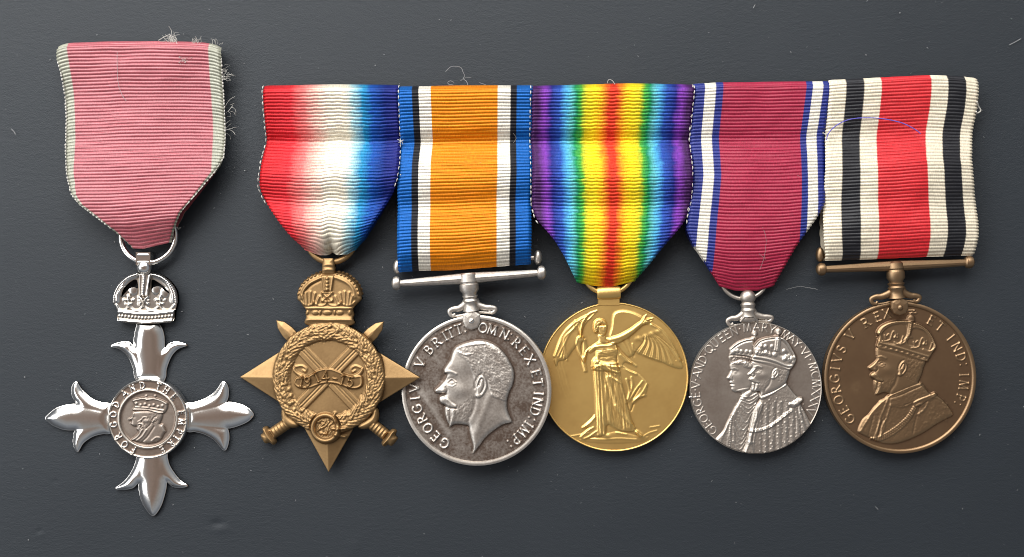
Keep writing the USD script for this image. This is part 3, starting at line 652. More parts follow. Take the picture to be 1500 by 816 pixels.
# flying drapery
R.ridge(a1([(345, 400), (350, 320), (372, 240), (430, 170), (505, 140)]), 1.3, 1.0, label=4)
fl = a1([(690, 480), (730, 540), (790, 600), (900, 690), (870, 680), (790, 650), (760, 700), (830, 730), (910, 760)]) + a2([(960, 20), (1010, 80), (1005, 150), (980, 210), (920, 235), (880, 260), (860, 310), (840, 350), (815, 280), (780, 180), (745, 60), (735, -20)]) + a1([(715, 640)])
R.poly(fl, 0.9, 2.6, label=3, n=4)
for pts in ([(705, 520), (770, 590), (895, 690)], [(740, 580), (800, 640), (850, 660)], [(760, 690), (830, 740), (900, 770)]): R.ridge(a1(pts), 0.9, 1.4)
for pts in ([(850, 20), (860, 100), (820, 230)], [(960, 60), (890, 150), (830, 250)], [(1005, 90), (960, 170), (880, 250)], [(990, 200), (930, 215), (870, 270)], [(800, 40), (830, 140), (815, 240)]): R.ridge(a2(pts), 0.8, 1.5)
for pts in ([(830, 60), (845, 150)], [(930, 120), (870, 220)], [(870, 290), (850, 350)]): R.ridge(a2(pts), -0.7, 1.4)
# body
skirt = a1([(478, 640), (560, 660), (700, 660), (735, 740)]) + a2([(745, 10), (765, 120), (800, 255), (845, 420), (885, 520), (870, 555), (760, 552), (690, 520), (640, 488), (600, 510), (590, 590), (520, 612), (505, 590), (505, 400), (500, 200), (482, 60), (472, -10)])
R.poly(skirt, 2.2, 7, label=3, n=4)
for x0, x1, a, w in [(488, 520, 1.0, 2.6), (515, 545, .9, 1.8), (540, 580, .7, 1.6), (502, 534, -.5, 1.0), (533, 566, -.5, 1.2), (580, 610, -.4, 2.5)]:
    R.ridge(a1([(x0, 690)]) + a2([(x0 + (x1 - x0) * .15, 0), (x0 + (x1 - x0) * .5, 250), (x1, 590)]), a, w)
for pts, a, w in [([(610, 20), (700, 280), (850, 480)], .9, 2.2), ([(640, 10), (730, 70)], 1.2, 1.4), ([(745, 80), (800, 270)], 1.3, 1.6), ([(600, 80), (660, 300), (760, 520)], -.6, 2.0), ([(690, 300), (780, 420), (880, 520)], 1.0, 1.8), ([(590, 120), (620, 330), (650, 480)], .5, 2.4), ([(640, 490), (700, 525), (760, 550), (865, 555)], .7, 1.2)]: R.ridge(a2(pts), a, w)
R.grain(skirt, 2.0, 1.5, 23, (1.0, 9.0), -9, soft=5)
train = a2([(492, 400), (450, 430), (360, 520), (425, 520), (390, 560), (340, 610), (370, 640), (470, 612), (510, 600)])
R.poly(train, 1.4, 3, label=3)
for pts in ([(485, 420), (430, 480), (365, 520)], [(470, 520), (400, 560), (345, 612)], [(500, 560), (430, 610), (380, 635)]): R.ridge(a2(pts), .9, 1.4)
torso = a1([(420, 530), (470, 478), (520, 455), (600, 470), (660, 450), (700, 480), (712, 540), (700, 620), (720, 700), (735, 760), (600, 740), (480, 730), (455, 690), (458, 640), (490, 600), (492, 530), (440, 560)])
R.poly(torso, 2.2, 5.5, label=3)
R.grain(a1([(495, 520), (690, 500), (705, 640), (500, 640)]), 2.2, .9, 12, (2.5, .7), smooth=False)
R.ridge(a1([(480, 500), (540, 490), (640, 480), (680, 460)]), .9, 1.5); R.blob(*a1([(545, 560)])[0], 6, 5, 1.1); R.blob(*a1([(640, 540)])[0], 6, 5, 1.1)
for pts in ([(460, 690), (500, 640), (600, 660), (710, 660)], [(470, 720), (540, 680), (640, 720), (730, 770)], [(500, 650), (600, 700), (690, 780)], [(540, 660), (640, 690), (730, 700)], [(465, 640), (490, 610), (520, 640)]): R.ridge(a1(pts), 1.0, 1.5, label=3)
for pts in ([(520, 665), (620, 710), (720, 740)], [(500, 700), (580, 730), (650, 800)]): R.ridge(a1(pts), -.8, 1.2)
arm = a1([(600, 415), (660, 395), (730, 372), (830, 318), (900, 268), (945, 235), (965, 200), (1000, 180), (990, 210), (1065, 215), (1020, 235), (1050, 245), (1010, 265), (960, 285), (920, 320), (830, 398), (760, 440), (700, 468), (640, 460)])
R.poly(arm, 2.3, 3.6, label=1, n=4); R.ridge(a1([(640, 430), (740, 400), (840, 345), (930, 275)]), .8, 2.4)
for pts in ([(965, 235), (985, 205), (1000, 180)], [(985, 235), (1030, 222), (1066, 213)], [(980, 250), (1020, 245), (1052, 240)], [(970, 262), (1000, 266), (1025, 262)]): R.ridge(a1(pts), .8, .8, label=1)
larm = a1([(450, 500), (410, 550), (392, 620), (378, 660), (345, 610), (312, 540), (295, 470), (305, 410), (330, 385), (368, 388), (378, 425), (352, 460), (345, 520), (372, 590), (395, 540), (430, 505)])
R.poly(larm, 1.9, 3.0, label=1, n=4); R.blob(*a1([(345, 420)])[0], 5.5, 6, 1.0); 
for k_ in range(4): R.ridge(a1([(325, 402 + 12 * k_), (365, 406 + 12 * k_)]), .5, .8)
R.poly(a1([(520, 380), (585, 385), (600, 430), (620, 460), (500, 470), (528, 430)]), 1.6, 3.5, label=1)
face = a1([(515, 290), (600, 285), (606, 320), (600, 350), (582, 385), (550, 385), (525, 350)])
R.poly(face, 2.4, 3.4, label=1); R.ridge(a1([(574, 300), (582, 328)]), .5, .9); R.blob(*a1([(556, 312)])[0], 1.6, 1.0, -.35); R.blob(*a1([(592, 310)])[0], 1.2, 1.0, -.3); R.ridge(a1([(570, 352), (588, 350)]), -.3, .7)
hairv = a1([(470, 300), (480, 245), (530, 215), (588, 238), (610, 290), (580, 278), (545, 270), (522, 300), (515, 350), (490, 360), (476, 340)])
R.poly(hairv, 2.8, 3.0, label=1); R.grain(hairv, 1.6, 1.0, 3)
for x, y, rx, ry in [(600, 598, 5, 3), (942, 597, 5, 3.4), (905, 565, 4, 2.6)]: R.blob(*a2([(x, y)])[0], rx, ry, 1.6, 35, label=1)
R.poly(a2([(880, 540), (950, 585), (965, 605), (930, 612), (890, 570)]), 1.6, 2.4, label=1)
for pts in ([(230, 610), (300, 600), (420, 575)], [(965, 612), (1030, 575), (1105, 552)], [(1040, 520), (1130, 505)], [(700, 570), (800, 590)], [(420, 630), (560, 640), (720, 630), (900, 640)]): R.ridge(a2(pts), .55, 1.2)
R.poly(a2([(330, 640), (500, 620), (700, 560), (900, 600), (1020, 610), (960, 660), (700, 680), (460, 670)]), .6, 5)
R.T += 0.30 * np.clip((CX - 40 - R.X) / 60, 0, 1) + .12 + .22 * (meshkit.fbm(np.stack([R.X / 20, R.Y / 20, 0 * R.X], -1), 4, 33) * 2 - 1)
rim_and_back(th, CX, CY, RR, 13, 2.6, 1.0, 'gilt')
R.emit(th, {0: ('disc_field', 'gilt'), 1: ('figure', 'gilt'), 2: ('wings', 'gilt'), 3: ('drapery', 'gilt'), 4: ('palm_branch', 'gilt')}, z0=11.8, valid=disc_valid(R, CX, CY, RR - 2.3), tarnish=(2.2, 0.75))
th.part('loop', turned((875, 429.5, 10), (909, 428.5, 10), [(0, 9), (.08, 10), (.5, 10.6), (.92, 10), (1, 9)], 24, .8), 'gilt', smooth=40)
base = trimesh.creation.box((31, 12, 12)); base.apply_translation((892, -441, 7)); th.part('mount', base, 'gilt', smooth=20)
ring = [(891 + 36.5 * math.cos(a), 396 + 34 * math.sin(a), 9) for a in np.linspace(0, 2 * np.pi, 72, endpoint=False)]
th.part('ring', tube(ring, 3.6, 10, True), 'gilt', smooth=True)
vl = [(779, 123), (778.5, 165), (777.7, 204), (779.6, 237), (779, 304), (785.5, 322), (811, 351), (826, 375), (843, 410), (850, 418)]
vr = [(1017, 122), (1013, 165), (1011, 202), (1012, 250), (1011, 296), (999, 327), (968, 363), (941, 398), (925, 416)]
lvl = lambda ref: (lambda X, Y, Tt, Vv: np.clip((X - np.interp(Y, [p[1] for p in ref[0]], [p[0] for p in ref[0]])) / (np.interp(Y, [p[1] for p in ref[1]], [p[0] for p in ref[1]]) - np.interp(Y, [p[1] for p in ref[0]], [p[0] for p in ref[0]])), 0, 1))
rib_, zat = ribbon(th, 'silk_rainbow', vl, vr, [(0, 126), (.3, 124), (.6, 122), (1, 124)], [(0, 414), (.3, 419), (.6, 420), (1, 412)],
       [(123, 8), (126, 19), (131, 27), (145, 27), (188, 19), (198, 14), (206, 10), (212, 12), (224, 20), (243, 31), (262, 37), (278, 35), (300, 29), (308, 30), (326, 36), (350, 38), (390, 31), (408, 22), (419, 11)],
       ufun=lvl(([(779, 123), (778, 204), (783, 300), (790, 420)], [(1017, 122), (1011, 202), (1010, 300), (992, 420)])), pfun=lambda X, Y, Tt, Vv: 0.07 * np.sin(2 * np.pi * X / 15.5) * np.exp(-((Tt - .5) / .36) ** 6), jit=0.022, seed=5, wave=1.2)
stitches(th, [(777.5, 126), (776.5, 165), (776, 204), (777, 240), (777.5, 300), (783, 322), (790, 332)], zat, rib_, seed=4)
stitches(th, [(1016, 124), (1012.5, 165), (1010.5, 202), (1011.5, 250), (1010, 296), (1003, 322)], zat, rib_, seed=6, skip=.05)
hair(th, [(889, 123, 20), (892, 116, 10), (897, 118, 13), (900, 125, 22)], .33)

# ================================================================== 5  silver medal with the conjoined crowned busts
CX, CY, RR = 1107.6, 568.3, 97.0
th = Thing('round_silver_medal', 'silver medal with crowned man and woman side by side on crimson, blue and white ribbon', 'medal', CX, CY, 15, None)
b1 = lambda p: Zm(1005, 460, 7.42, p)
b2 = lambda p: Zm(1005, 560, 7.42, p)
R = Relief(CX - 98, CY - 98, CX + 98, CY + 98, 0.55)
R.T[:] = .62
txt = [('G', 1044, 631.4), ('E', 1036.5, 623), ('O', 1031.5, 613.5), ('R', 1027, 602), ('G', 1022.5, 590.5), ('E', 1020, 579.5), ('.', 1019, 572), ('V', 1019.5, 564.5), ('.', 1020, 557.5), ('A', 1022.5, 549), ('N', 1026, 538), ('D', 1030.6, 527.4), ('.', 1034, 520), ('Q', 1039.4, 512), ('U', 1048, 503.5), ('E', 1057.6, 496), ('E', 1066, 490.5), ('N', 1075.8, 485.8), ('.', 1084, 481.8), ('M', 1095, 479.5), ('A', 1108.8, 479), ('R', 1121, 480.3), ('Y', 1132, 483), ('.', 1140, 485.5),
       ('M', 1152, 490), ('A', 1161, 496), ('Y', 1169.4, 503), ('.', 1175.5, 508.5), ('V', 1181, 514.5), ('I', 1186.2, 521), ('.', 1189, 527), ('M', 1193.5, 537), ('C', 1196.4, 549.6), ('M', 1197.4, 562), ('X', 1196.5, 574), ('X', 1194.5, 584), ('X', 1191.5, 593.5), ('V', 1187.3, 603)]
legend(R, txt, CX, CY, 88.8, 11.6, .85, 0.9, False, 2, tone=-.40)
# her
body1 = b2([(606, 150), (560, 240), (500, 340), (445, 440), (410, 520), (330, 610), (250, 700), (400, 850), (640, 850), (660, 620), (700, 440), (760, 250), (810, 130), (700, 90)])
R.poly(body1, 2.2, 9, label=4, tone=.25)
for x0, y0, x1, y1, sag in [(600, 150, 770, 120, 40), (600, 180, 780, 150, 60), (605, 205, 790, 165, 80), (600, 240, 760, 230, 85), (595, 270, 745, 270, 110), (570, 320, 720, 330, 190), (540, 420, 680, 460, 130), (530, 500, 660, 530, 180), (520, 570, 655, 600, 150), (510, 640, 650, 650, 140)]:
    R.beads(b2([(x0, y0), ((x0 + x1) / 2, (y0 + y1) / 2 + sag * .62), (x1, y1)]), 1.9, 1.15, .75, label=4)
for pts in ([(590, 220), (520, 400), (520, 640)], [(560, 240), (500, 400), (470, 560), (450, 700)], [(540, 280), (460, 440), (400, 580), (360, 680)], [(500, 360), (430, 520), (340, 640)]): R.ridge(b2(pts), .8, 1.8)
R.beads(b2([(500, 360), (480, 500), (480, 640), (470, 720)]), 3.2, 1.6, .9)
R.grain(body1, 2.0, .6, 41)
R.poly(b2([(540, 90), (690, 60), (720, 110), (640, 190), (600, 180), (610, 120)]), 1.6, 4, label=1, tone=.25)
face1 = b1([(490, 540), (484, 580), (494, 606), (482, 640), (462, 672), (446, 694), (462, 712), (484, 722), (476, 742)]) + b2([(482, 10), (494, 18), (484, 34), (498, 52), (496, 78), (530, 106), (600, 100), (690, 70), (740, 0)]) + b1([(740, 620), (720, 540), (600, 500)])
R.poly(face1, 2.9, 6, label=1, tone=.25)
hair1 = b1([(474, 455), (600, 455), (725, 480), (725, 575), (680, 590), (630, 575), (600, 545), (560, 550), (520, 545), (490, 548), (478, 510)])
R.poly(hair1, 1.5, 3.5, label=1); R.grain(hair1, 1.9, 1.6, 13)
R.ridge(b1([(492, 600), (525, 590), (560, 605)]), .7, 1.2); R.blob(*b1([(530, 628)])[0], 5, 3.2, -1.5); R.blob(*b1([(535, 632)])[0], 2.4, 1.8, 1.1)
R.ridge(b1([(490, 630), (465, 690)]), .8, 1.5); R.blob(*b1([(490, 705)])[0], 2, 1.8, .8); R.ridge(b1([(505, 690), (512, 715)]), -.7, .8); R.ridge(b2([(484, 20), (520, 26)]), -.9, .8); R.blob(*b2([(505, 8)])[0], 2.6, 1.3, .6); R.blob(*b2([(506, 36)])[0], 2.6, 1.4, .6); R.blob(*b1([(590, 690)])[0], 8, 8, .8)
cr1 = b1([(478, 385), (520, 335), (580, 298), (650, 275), (735, 262), (740, 480), (640, 452), (482, 438)])
R.poly(cr1, 2.6, 3, label=3, smooth=False, tone=.2)
R.ridge(b1([(492, 392), (560, 340), (640, 302), (725, 288)]), -1.5, 1.0); R.ridge(b1([(484, 382), (560, 318), (640, 284), (730, 266)]), 1.2, 1.4); R.ridge(b1([(482, 442), (600, 446), (722, 466)]), 1.2, 1.1); R.ridge(b1([(490, 462), (600, 466), (722, 488)]), .8, .8)
for x, y in [(520, 410), (560, 400), (600, 408), (660, 408), (700, 415)]: R.blob(*b1([(x, y)])[0], 3, 3, 1.5, hard=True); R.blob(*b1([(x + 15, y + 18)])[0], 1.5, 1.5, -.8)
R.blob(*b1([(748, 212)])[0], 4.2, 4.2, 2.6, hard=True, label=3); R.ridge(b1([(748, 235), (748, 270)]), 2.0, 2.2, label=3); R.ridge(b1([(720, 255), (775, 252)]), 1.4, 1.0, label=3)
# him
body2 = b2([(806, 135), (900, 110), (1000, 60), (1075, 8), (1105, 30), (1150, 90), (1205, 150), (1262, 168), (1268, 205), (1250, 240), (1310, 350), (1360, 460), (1400, 560), (1200, 800), (620, 830), (655, 640), (690, 480), (740, 290), (800, 195)])
R.poly(body2, 3.6, 6, label=4, n=4, mode='max', tone=.25)
for k_ in range(12):
    x = 830 + 36 * k_; R.ridge(b2([(x + 10, 220 + abs(k_ - 5) * 8), (x, 450), (x - 4, 800)]), .55 if k_ % 2 else -.6, 1.7)
rs = np.random.RandomState(4)
for i in range(11):
    for j in range(10):
        x, y = 800 + 45 * i + 34 * rs.rand(), 170 + 60 * j + 25 * (i % 2) + 40 * rs.rand()
        if not (y < 235 and x < 850): R.blob(*b2([(x, y)])[0], 1.2, 1.5, .7, hard=True)
R.grain(body2, 1.8, .45, 17)
R.poly(b2([(745, 240), (815, 225), (830, 260), (770, 420), (720, 600), (725, 840), (630, 840), (660, 620), (700, 440)]), 1.2, 2.0, label=4)
for pts in ([(800, 250), (745, 430), (690, 640), (640, 780)], [(820, 260), (780, 420), (735, 640), (728, 780)], [(770, 250), (760, 420)]): R.ridge(b2(pts), .8, 1.2)
R.ridge(b2([(690, 580), (690, 660)]), 1.2, 3); R.ridge(b2([(660, 640), (720, 655)]), 1.2, 1.6)
R.beads(b2([(690, 520), (760, 522), (840, 505), (920, 470), (1000, 412), (1070, 355), (1140, 305)]), 4.0, 2.7, 1.5, label=4)
R.beads(b2([(690, 535), (760, 537), (840, 520), (920, 485), (1000, 427), (1070, 370), (1140, 320)]), 3.0, 1.5, 1.2, label=4)
col = b2([(806, 128), (900, 90), (1000, 40), (1080, -10), (1100, 25), (1010, 85), (920, 140), (815, 185)])
R.poly(col, 2.0, 2.2, label=4); R.ridge(b2([(815, 150), (910, 112), (1005, 62), (1088, 8)]), -1.0, 1.0)
R.poly(b2([(1110, 235), (1170, 200), (1230, 160), (1272, 180), (1262, 215), (1190, 270), (1130, 262)]), 2.2, 4, label=4); R.ridge(b2([(1130, 235), (1200, 230), (1262, 190)]), 1.1, 1.6)
for k_ in range(5): R.ridge(b2([(1195 + 16 * k_, 280), (1205 + 28 * k_, 420), (1205 + 45 * k_, 580)]), .8 * (-1) ** k_, 1.6)
R.ridge(b2([(1105, 40), (1150, 100), (1200, 160)]), 1.0, 1.8)
face2 = b1([(724, 512), (720, 560), (716, 585), (706, 602), (690, 628), (664, 652), (680, 668), (706, 672), (682, 694), (678, 716), (696, 738)]) + b2([(706, 12), (714, 34), (704, 60), (704, 86), (738, 106), (800, 100), (815, 150), (900, 120), (1010, 70), (1085, 10)]) + b1([(1092, 735), (1112, 680), (1126, 605), (1050, 570), (900, 530)])
R.poly(face2, 4.0, 6.5, label=1, n=4, mode='max', base=1.6, tone=.25)
profile_face(R, [(1095, 548.3), (1135.7, 546.3), (1104, 574.2)], .85)
R.grain(b1([(1010, 590), (1125, 605), (1092, 735), (1000, 742), (985, 690)]), 1.8, .9, 5)
cr2 = b1([(738, 352), (790, 288), (868, 258), (958, 248), (1044, 254), (1104, 305), (1152, 384), (1196, 470), (1190, 520), (1128, 608), (1040, 582), (900, 545), (724, 508), (718, 462), (735, 440)])
R.poly(cr2, 3.4, 3, label=3, mode='max', base=3.0, n=4, tone=.2)
R.ridge(b1([(752, 362), (800, 308), (870, 280), (950, 270)]), -1.8, 1.1); R.ridge(b1([(742, 350), (792, 292), (870, 263), (955, 252)]), 1.4, 1.5)
R.ridge(b1([(1035, 285), (1085, 330), (1130, 395), (1160, 450)]), -1.8, 1.1); R.beads(b1([(1046, 262), (1102, 312), (1148, 388), (1182, 470)]), 2.2, 1.5, 1.5, label=3)
R.poly(b1([(968, 268), (1025, 275), (1010, 405), (950, 398)]), 1.4, 1.4, smooth=False, label=3); R.beads(b1([(995, 285), (982, 395)]), 2.2, 1.1, 1.2)
for x, y, r_ in [(790, 395, 4), (830, 425, 3), (800, 430, 3), (870, 420, 3.6), (905, 440, 3), (960, 440, 3.4), (1090, 470, 4.5), (1060, 490, 3), (1120, 500, 3.4), (1150, 480, 3.8), (760, 420, 2.6), (1165, 520, 3), (930, 350, 3), (860, 350, 3), (810, 350, 2.5), (1060, 400, 3)]: R.blob(*b1([(x, y)])[0], r_, r_, 1.7, hard=True)
for x, y in [(845, 390), (890, 400), (930, 410), (1020, 440), (1040, 450), (1100, 430)]: R.blob(*b1([(x, y)])[0], 2.2, 2.2, -1.3)
R.ridge(b1([(722, 462), (850, 480), (960, 510), (1080, 560), (1150, 560)]), 1.2, 1.3); R.ridge(b1([(724, 505), (900, 545), (1040, 582), (1126, 605)]), 1.2, 1.2); R.ridge(b1([(724, 484), (880, 512), (1000, 548), (1110, 585)]), -.8, 1.2)
R.blob(*b1([(1008, 192)])[0], 5.4, 5.4, 3.6, hard=True, label=3); R.ridge(b1([(1002, 222), (998, 255)]), 2.6, 2.4, label=3); R.ridge(b1([(968, 240), (1030, 246)]), 1.8, 1.2, label=3)
R.T += 0.16 * (meshkit.fbm(np.stack([R.X / 25, R.Y / 25, 0 * R.X], -1), 4, 22) * 2 - 1)
R.Z *= .82
rim_and_back(th, CX, CY, RR, 14, 1.9, .8, 'toned_silver')
nick = ball(1012, 582, 13, 2.6, 1.2, .8, .7); th.part('solder_spot', nick, 'polished_silver', smooth=True)
R.emit(th, {0: ('disc_field', 'toned_silver'), 1: ('effigy', 'toned_silver'), 2: ('inscription', 'toned_silver'), 3: ('crown', 'toned_silver'), 4: ('robe', 'toned_silver')}, z0=13.0, valid=disc_valid(R, CX, CY, RR - 1.6), tarnish=(2.0, .42))
ring = [(1091 + 33 * math.cos(a), 409 + 29 * math.sin(a), 9) for a in np.linspace(0, 2 * np.pi, 72, endpoint=False)]
th.part('ring', tube(ring, 3.0, 10, True), 'toned_silver', smooth=True)
th.part('ball_loop', ball(1096, 435.5, 12, 11.5, 1, .95, .9), 'toned_silver', smooth=True)
th.part('collar', turned((1096, 443, 12), (1097, 464, 12), [(0, 9), (.15, 11), (.4, 9.6), (.55, 11.2), (.75, 9.4), (1, 11)], 26, .85), 'toned_silver', smooth=35)
scrolls(th, 'toned_silver', (1097.5, 463), .95, 12, left=(-29, 8.5), right=(32, 3.0), drop=14)
th.part('foliate_foot', join(ball(1097, 467, 12, 11, 1.3, .62, .6), *[tube(spline([(1097, 455, 16), (1097 + d * .5, 463, 17), (1097 + d, 471, 14)], 6), 2.2, 8) for d in (-12, -4, 5, 13)]), 'toned_silver', smooth=50)
jl = [(1016, 120), (1013.5, 160), (1011, 200), (1013, 257), (1008, 300), (1003, 336), (1012, 356), (1028, 378), (1055, 419), (1060, 424)]
jr = [(1217.5, 117), (1213, 155), (1208, 194), (1207, 240), (1205, 298), (1194, 318), (1180, 338), (1163, 361), (1140, 405), (1133, 421)]
rib_, zat = ribbon(th, 'silk_crimson', jl, jr, [(0, 123), (.2, 120.5), (1, 118.5)], [(0, 420), (.3, 426), (.7, 426), (1, 419)],
       [(119, 8), (122, 17), (127, 23), (150, 22), (190, 17), (202, 14.5), (212, 16), (235, 21), (270, 27), (300, 29), (330, 30), (370, 28), (400, 23), (415, 18), (426, 11)],
       ufun=lvl(([(1016, 120), (1011, 200), (1013, 257), (1003, 336), (996, 430)], [(1217.5, 117), (1208, 194), (1207, 240), (1206, 298), (1202, 430)])), seed=8, wave=1.3)
stitches(th, [(1014, 124), (1011.5, 160), (1009.5, 200), (1011, 250), (1006, 300), (1003, 330)], zat, rib_, seed=9, r=1.0, skip=.25)
hair(th, [(1155, 424, 3), (1175, 420, 3), (1200, 424, 8)], .2, 'grey_thread')
for pts in ([(1112, 330, 33), (1118, 350, 33), (1116, 375, 32), (1110, 395, 29)], [(1127, 300, 31), (1121, 330, 32), (1127, 352, 32)], [(1108, 372, 32), (1118, 380, 31)], [(1165, 258, 28), (1172, 262, 28)]): hair(th, pts, .17, 'grey_thread')

# ================================================================== 6  brown bronze medal, crowned robed bust
CX, CY, RR = 1319.5, 553.3, 111.5
th = Thing('round_bronze_medal', 'brown bronze medal with crowned robed bust on cream ribbon with red centre and black stripes', 'medal', CX, CY, 17, None)
c1 = lambda p: Zm(1200, 440, 6.25, p)
c2 = lambda p: Zm(1200, 545, 6.25, p)
R = Relief(CX - 113, CY - 113, CX + 113, CY + 113, 0.6)
R.T[:] = .80
txt = [('G', 1246, 615), ('E', 1237.6, 602), ('O', 1229, 587), ('R', 1225.6, 571.5), ('G', 1223.5, 555.5), ('I', 1224, 540.5), ('V', 1226.5, 525.6), ('S', 1233.6, 512), ('V', 1246, 490.5), ('R', 1269.6, 473), ('E', 1286.5, 464.5), ('X', 1300, 459.5), ('E', 1365.6, 469.6), ('T', 1378.4, 479), ('I', 1394.4, 495), ('N', 1403, 509), ('D', 1409.6, 523.5), (':', 1413, 534.5), ('I', 1413.8, 550), ('M', 1413, 565), ('P', 1408.5, 583), (':', 1403, 591)]
legend(R, txt, CX, CY, 95, 13.0, 1.0, 1.2, True, 2, tone=-.32)
R.ridge(c1([(830, 95), (880, 92)]), 1.2, 1.1, flat=True, label=2); R.ridge(c1([(835, 120), (895, 118)]), 1.2, 1.1, flat=True, label=2); R.ridge(c1([(880, 95), (840, 122)]), .9, .8, flat=True, label=2)
robe = c2([(640, 212), (600, 245), (560, 262), (542, 286), (500, 330), (458, 388), (400, 440), (358, 540), (400, 575), (480, 610), (560, 648), (640, 662), (720, 656), (830, 622), (960, 560), (1080, 482), (1160, 437), (1232, 395), (1200, 330), (1142, 260), (1092, 216), (1062, 184), (1018, 192), (960, 116), (930, 98), (800, 140)])
R.poly(robe, 3.6, 7, label=4, n=4, tone=.55)
R.grain(robe, 2.6, .45, 19)
R.ridge(c2([(640, 222), (740, 180), (840, 138), (930, 106)]), 1.5, 1.7, label=4); R.ridge(c2([(655, 240), (760, 205), (860, 160), (950, 122)]), -.8, 1.2)
R.poly(c2([(645, 235), (930, 108), (1015, 195), (880, 262), (760, 310), (650, 300)]), 1.1, 2, smooth=False)
R.ridge(c2([(655, 305), (770, 315), (880, 268), (1015, 200)]), .9, 1.6)
R.poly(c2([(860, 285), (900, 250), (1000, 215), (1060, 186), (1090, 210), (1010, 250), (940, 300), (890, 320)]), 1.6, 2.6, label=4)
for pts in ([(880, 275), (960, 240), (1060, 195)], [(890, 310), (930, 290), (950, 310)], [(1000, 260), (1060, 230), (1140, 262)], [(1140, 285), (1190, 335), (1222, 388)], [(1000, 280), (960, 350), (900, 390)], [(640, 230), (600, 330), (560, 430), (520, 600)], [(600, 260), (545, 310), (470, 390)], [(655, 310), (620, 420), (580, 500), (565, 580)], [(560, 450), (530, 540), (505, 600)], [(470, 400), (420, 480), (380, 545)], [(590, 430), (600, 500), (560, 590)]): R.ridge(c2(pts), .85, 1.5)
for pts in ([(610, 420), (575, 470), (540, 600)], [(500, 400), (480, 480), (450, 590)], [(920, 330), (890, 420), (860, 560)]): R.ridge(c2(pts), -.7, 1.5)
for o in (-13, 0, 13): R.beads(c2([(875 + o * .7, 330 + o * .6), (820 + o, 420 + o * .6), (740 + o, 500 + o), (640 + o, 570 + o), (540 + o * .6, 615 + o), (480, 610 + o * .4)]), 3.4, 1.9, 1.3, label=4)
rs = np.random.RandomState(9)
for i in range(26):
    x, y = 920 + 270 * rs.rand(), 290 + 200 * rs.rand(); R.blob(*c2([(x, y)])[0], 1.6, 1.6, .5)
face = c1([(542, 430), (526, 495), (534, 516), (530, 545), (500, 575), (455, 608), (455, 622), (474, 640), (502, 652), (474, 676), (472, 694), (486, 712), (505, 722)]) + c2([(504, 66), (508, 92), (510, 122), (524, 166), (518, 208), (548, 208), (600, 190), (645, 205), (640, 225), (760, 190), (930, 110)]) + c1([(916, 750), (942, 690), (962, 620), (978, 552), (880, 522), (700, 468)])
R.poly(face, 3.4, 6.5, label=1, n=4, tone=.55, mode='max'); R.poly(face, 1.4, 18, n=4)
profile_face(R, [(1272.8, 539.2), (1323.0, 538.5), (1283.5, 578)], .95)
R.grain(c1([(800, 520), (960, 560), (930, 720), (800, 740), (790, 640)]), 2.2, .8, 6)
cr = c1([(526, 296), (560, 240), (632, 200), (720, 183), (800, 184), (872, 204), (942, 230), (1012, 290), (1052, 360), (1076, 432), (1042, 482), (1002, 548), (976, 560), (880, 532), (700, 474), (540, 436), (536, 380), (548, 330)])
R.poly(cr, 3.6, 2.6, label=3, n=4, mode='max', base=1.6, tone=.5)
R.poly(c1([(575, 300), (640, 235), (720, 212), (795, 212), (800, 330), (700, 400), (590, 375)]), -1.2, 1.5); R.poly(c1([(870, 250), (950, 270), (1010, 330), (1050, 420), (1000, 470), (900, 430), (810, 400), (825, 320)]), -1.2, 1.5)
R.ridge(c1([(548, 300), (590, 245), (650, 212), (720, 196), (800, 194)]), 1.2, 1.4); R.ridge(c1([(560, 305), (610, 255), (660, 230), (725, 212), (795, 212)]), .7, .9)
R.beads(c1([(880, 210), (945, 238), (1010, 298), (1045, 362), (1062, 430)]), 2.7, 1.6, 1.5, label=3); R.ridge(c1([(870, 250), (950, 268), (1005, 330), (1030, 390)]), .8, 1.0)
R.ridge(c1([(838, 205), (822, 310)]), 1.2, 2.6, flat=True); R.beads(c1([(842, 212), (824, 310)]), 2.6, 1.5, 1.3)
for sx, sy in ((0, 0), (265, 62)):
    for pts in ([(580 + sx, 375 + sy), (620 + sx, 372 + sy), (660 + sx, 350 + sy), (640 + sx, 310 + sy), (620 + sx, 325 + sy)], [(655 + sx, 345 + sy), (680 + sx, 285 + sy), (705 + sx, 310 + sy), (690 + sx, 340 + sy)], [(690 + sx, 340 + sy), (720 + sx, 340 + sy), (718 + sx, 312 + sy)], [(690 + sx, 385 + sy), (740 + sx, 402 + sy), (785 + sx, 380 + sy), (795 + sx, 345 + sy)], [(600 + sx, 320 + sy), (610 + sx, 350 + sy)], [(750 + sx, 385 + sy), (770 + sx, 330 + sy)]):
        R.ridge(c1(pts), 1.3, 1.1)
R.poly(c1([(800, 320), (835, 315), (865, 345), (830, 350), (800, 372)]), 1.1, 1.4, smooth=False)
for y0, a, w in ((0, 1.2, 1.1), (26, -.8, 1.6), (52, 1.2, 1.1)):
    R.ridge(c1([(542, 386 + y0), (700, 425 + y0), (880, 480 + y0), (1000, 515 + y0 * .8)]), a, w)
for k_ in range(9): R.blob(*c1([(565 + 50 * k_, 418 + 14.0 * k_)])[0], 2.6, 1.5, 1.2, 16, hard=True)
R.blob(*c1([(846, 170)])[0], 6.2, 6.2, 4.0, hard=True, label=3); R.ridge(c1([(812, 190), (880, 192)]), 1.6, 1.2, label=3); R.beads(c1([(550, 300), (535, 330), (545, 375)]), 3.2, 1.4, 1.2)
R.T += 0.10 * (meshkit.fbm(np.stack([R.X / 30, R.Y / 30, 0 * R.X], -1), 4, 27) * 2 - 1)
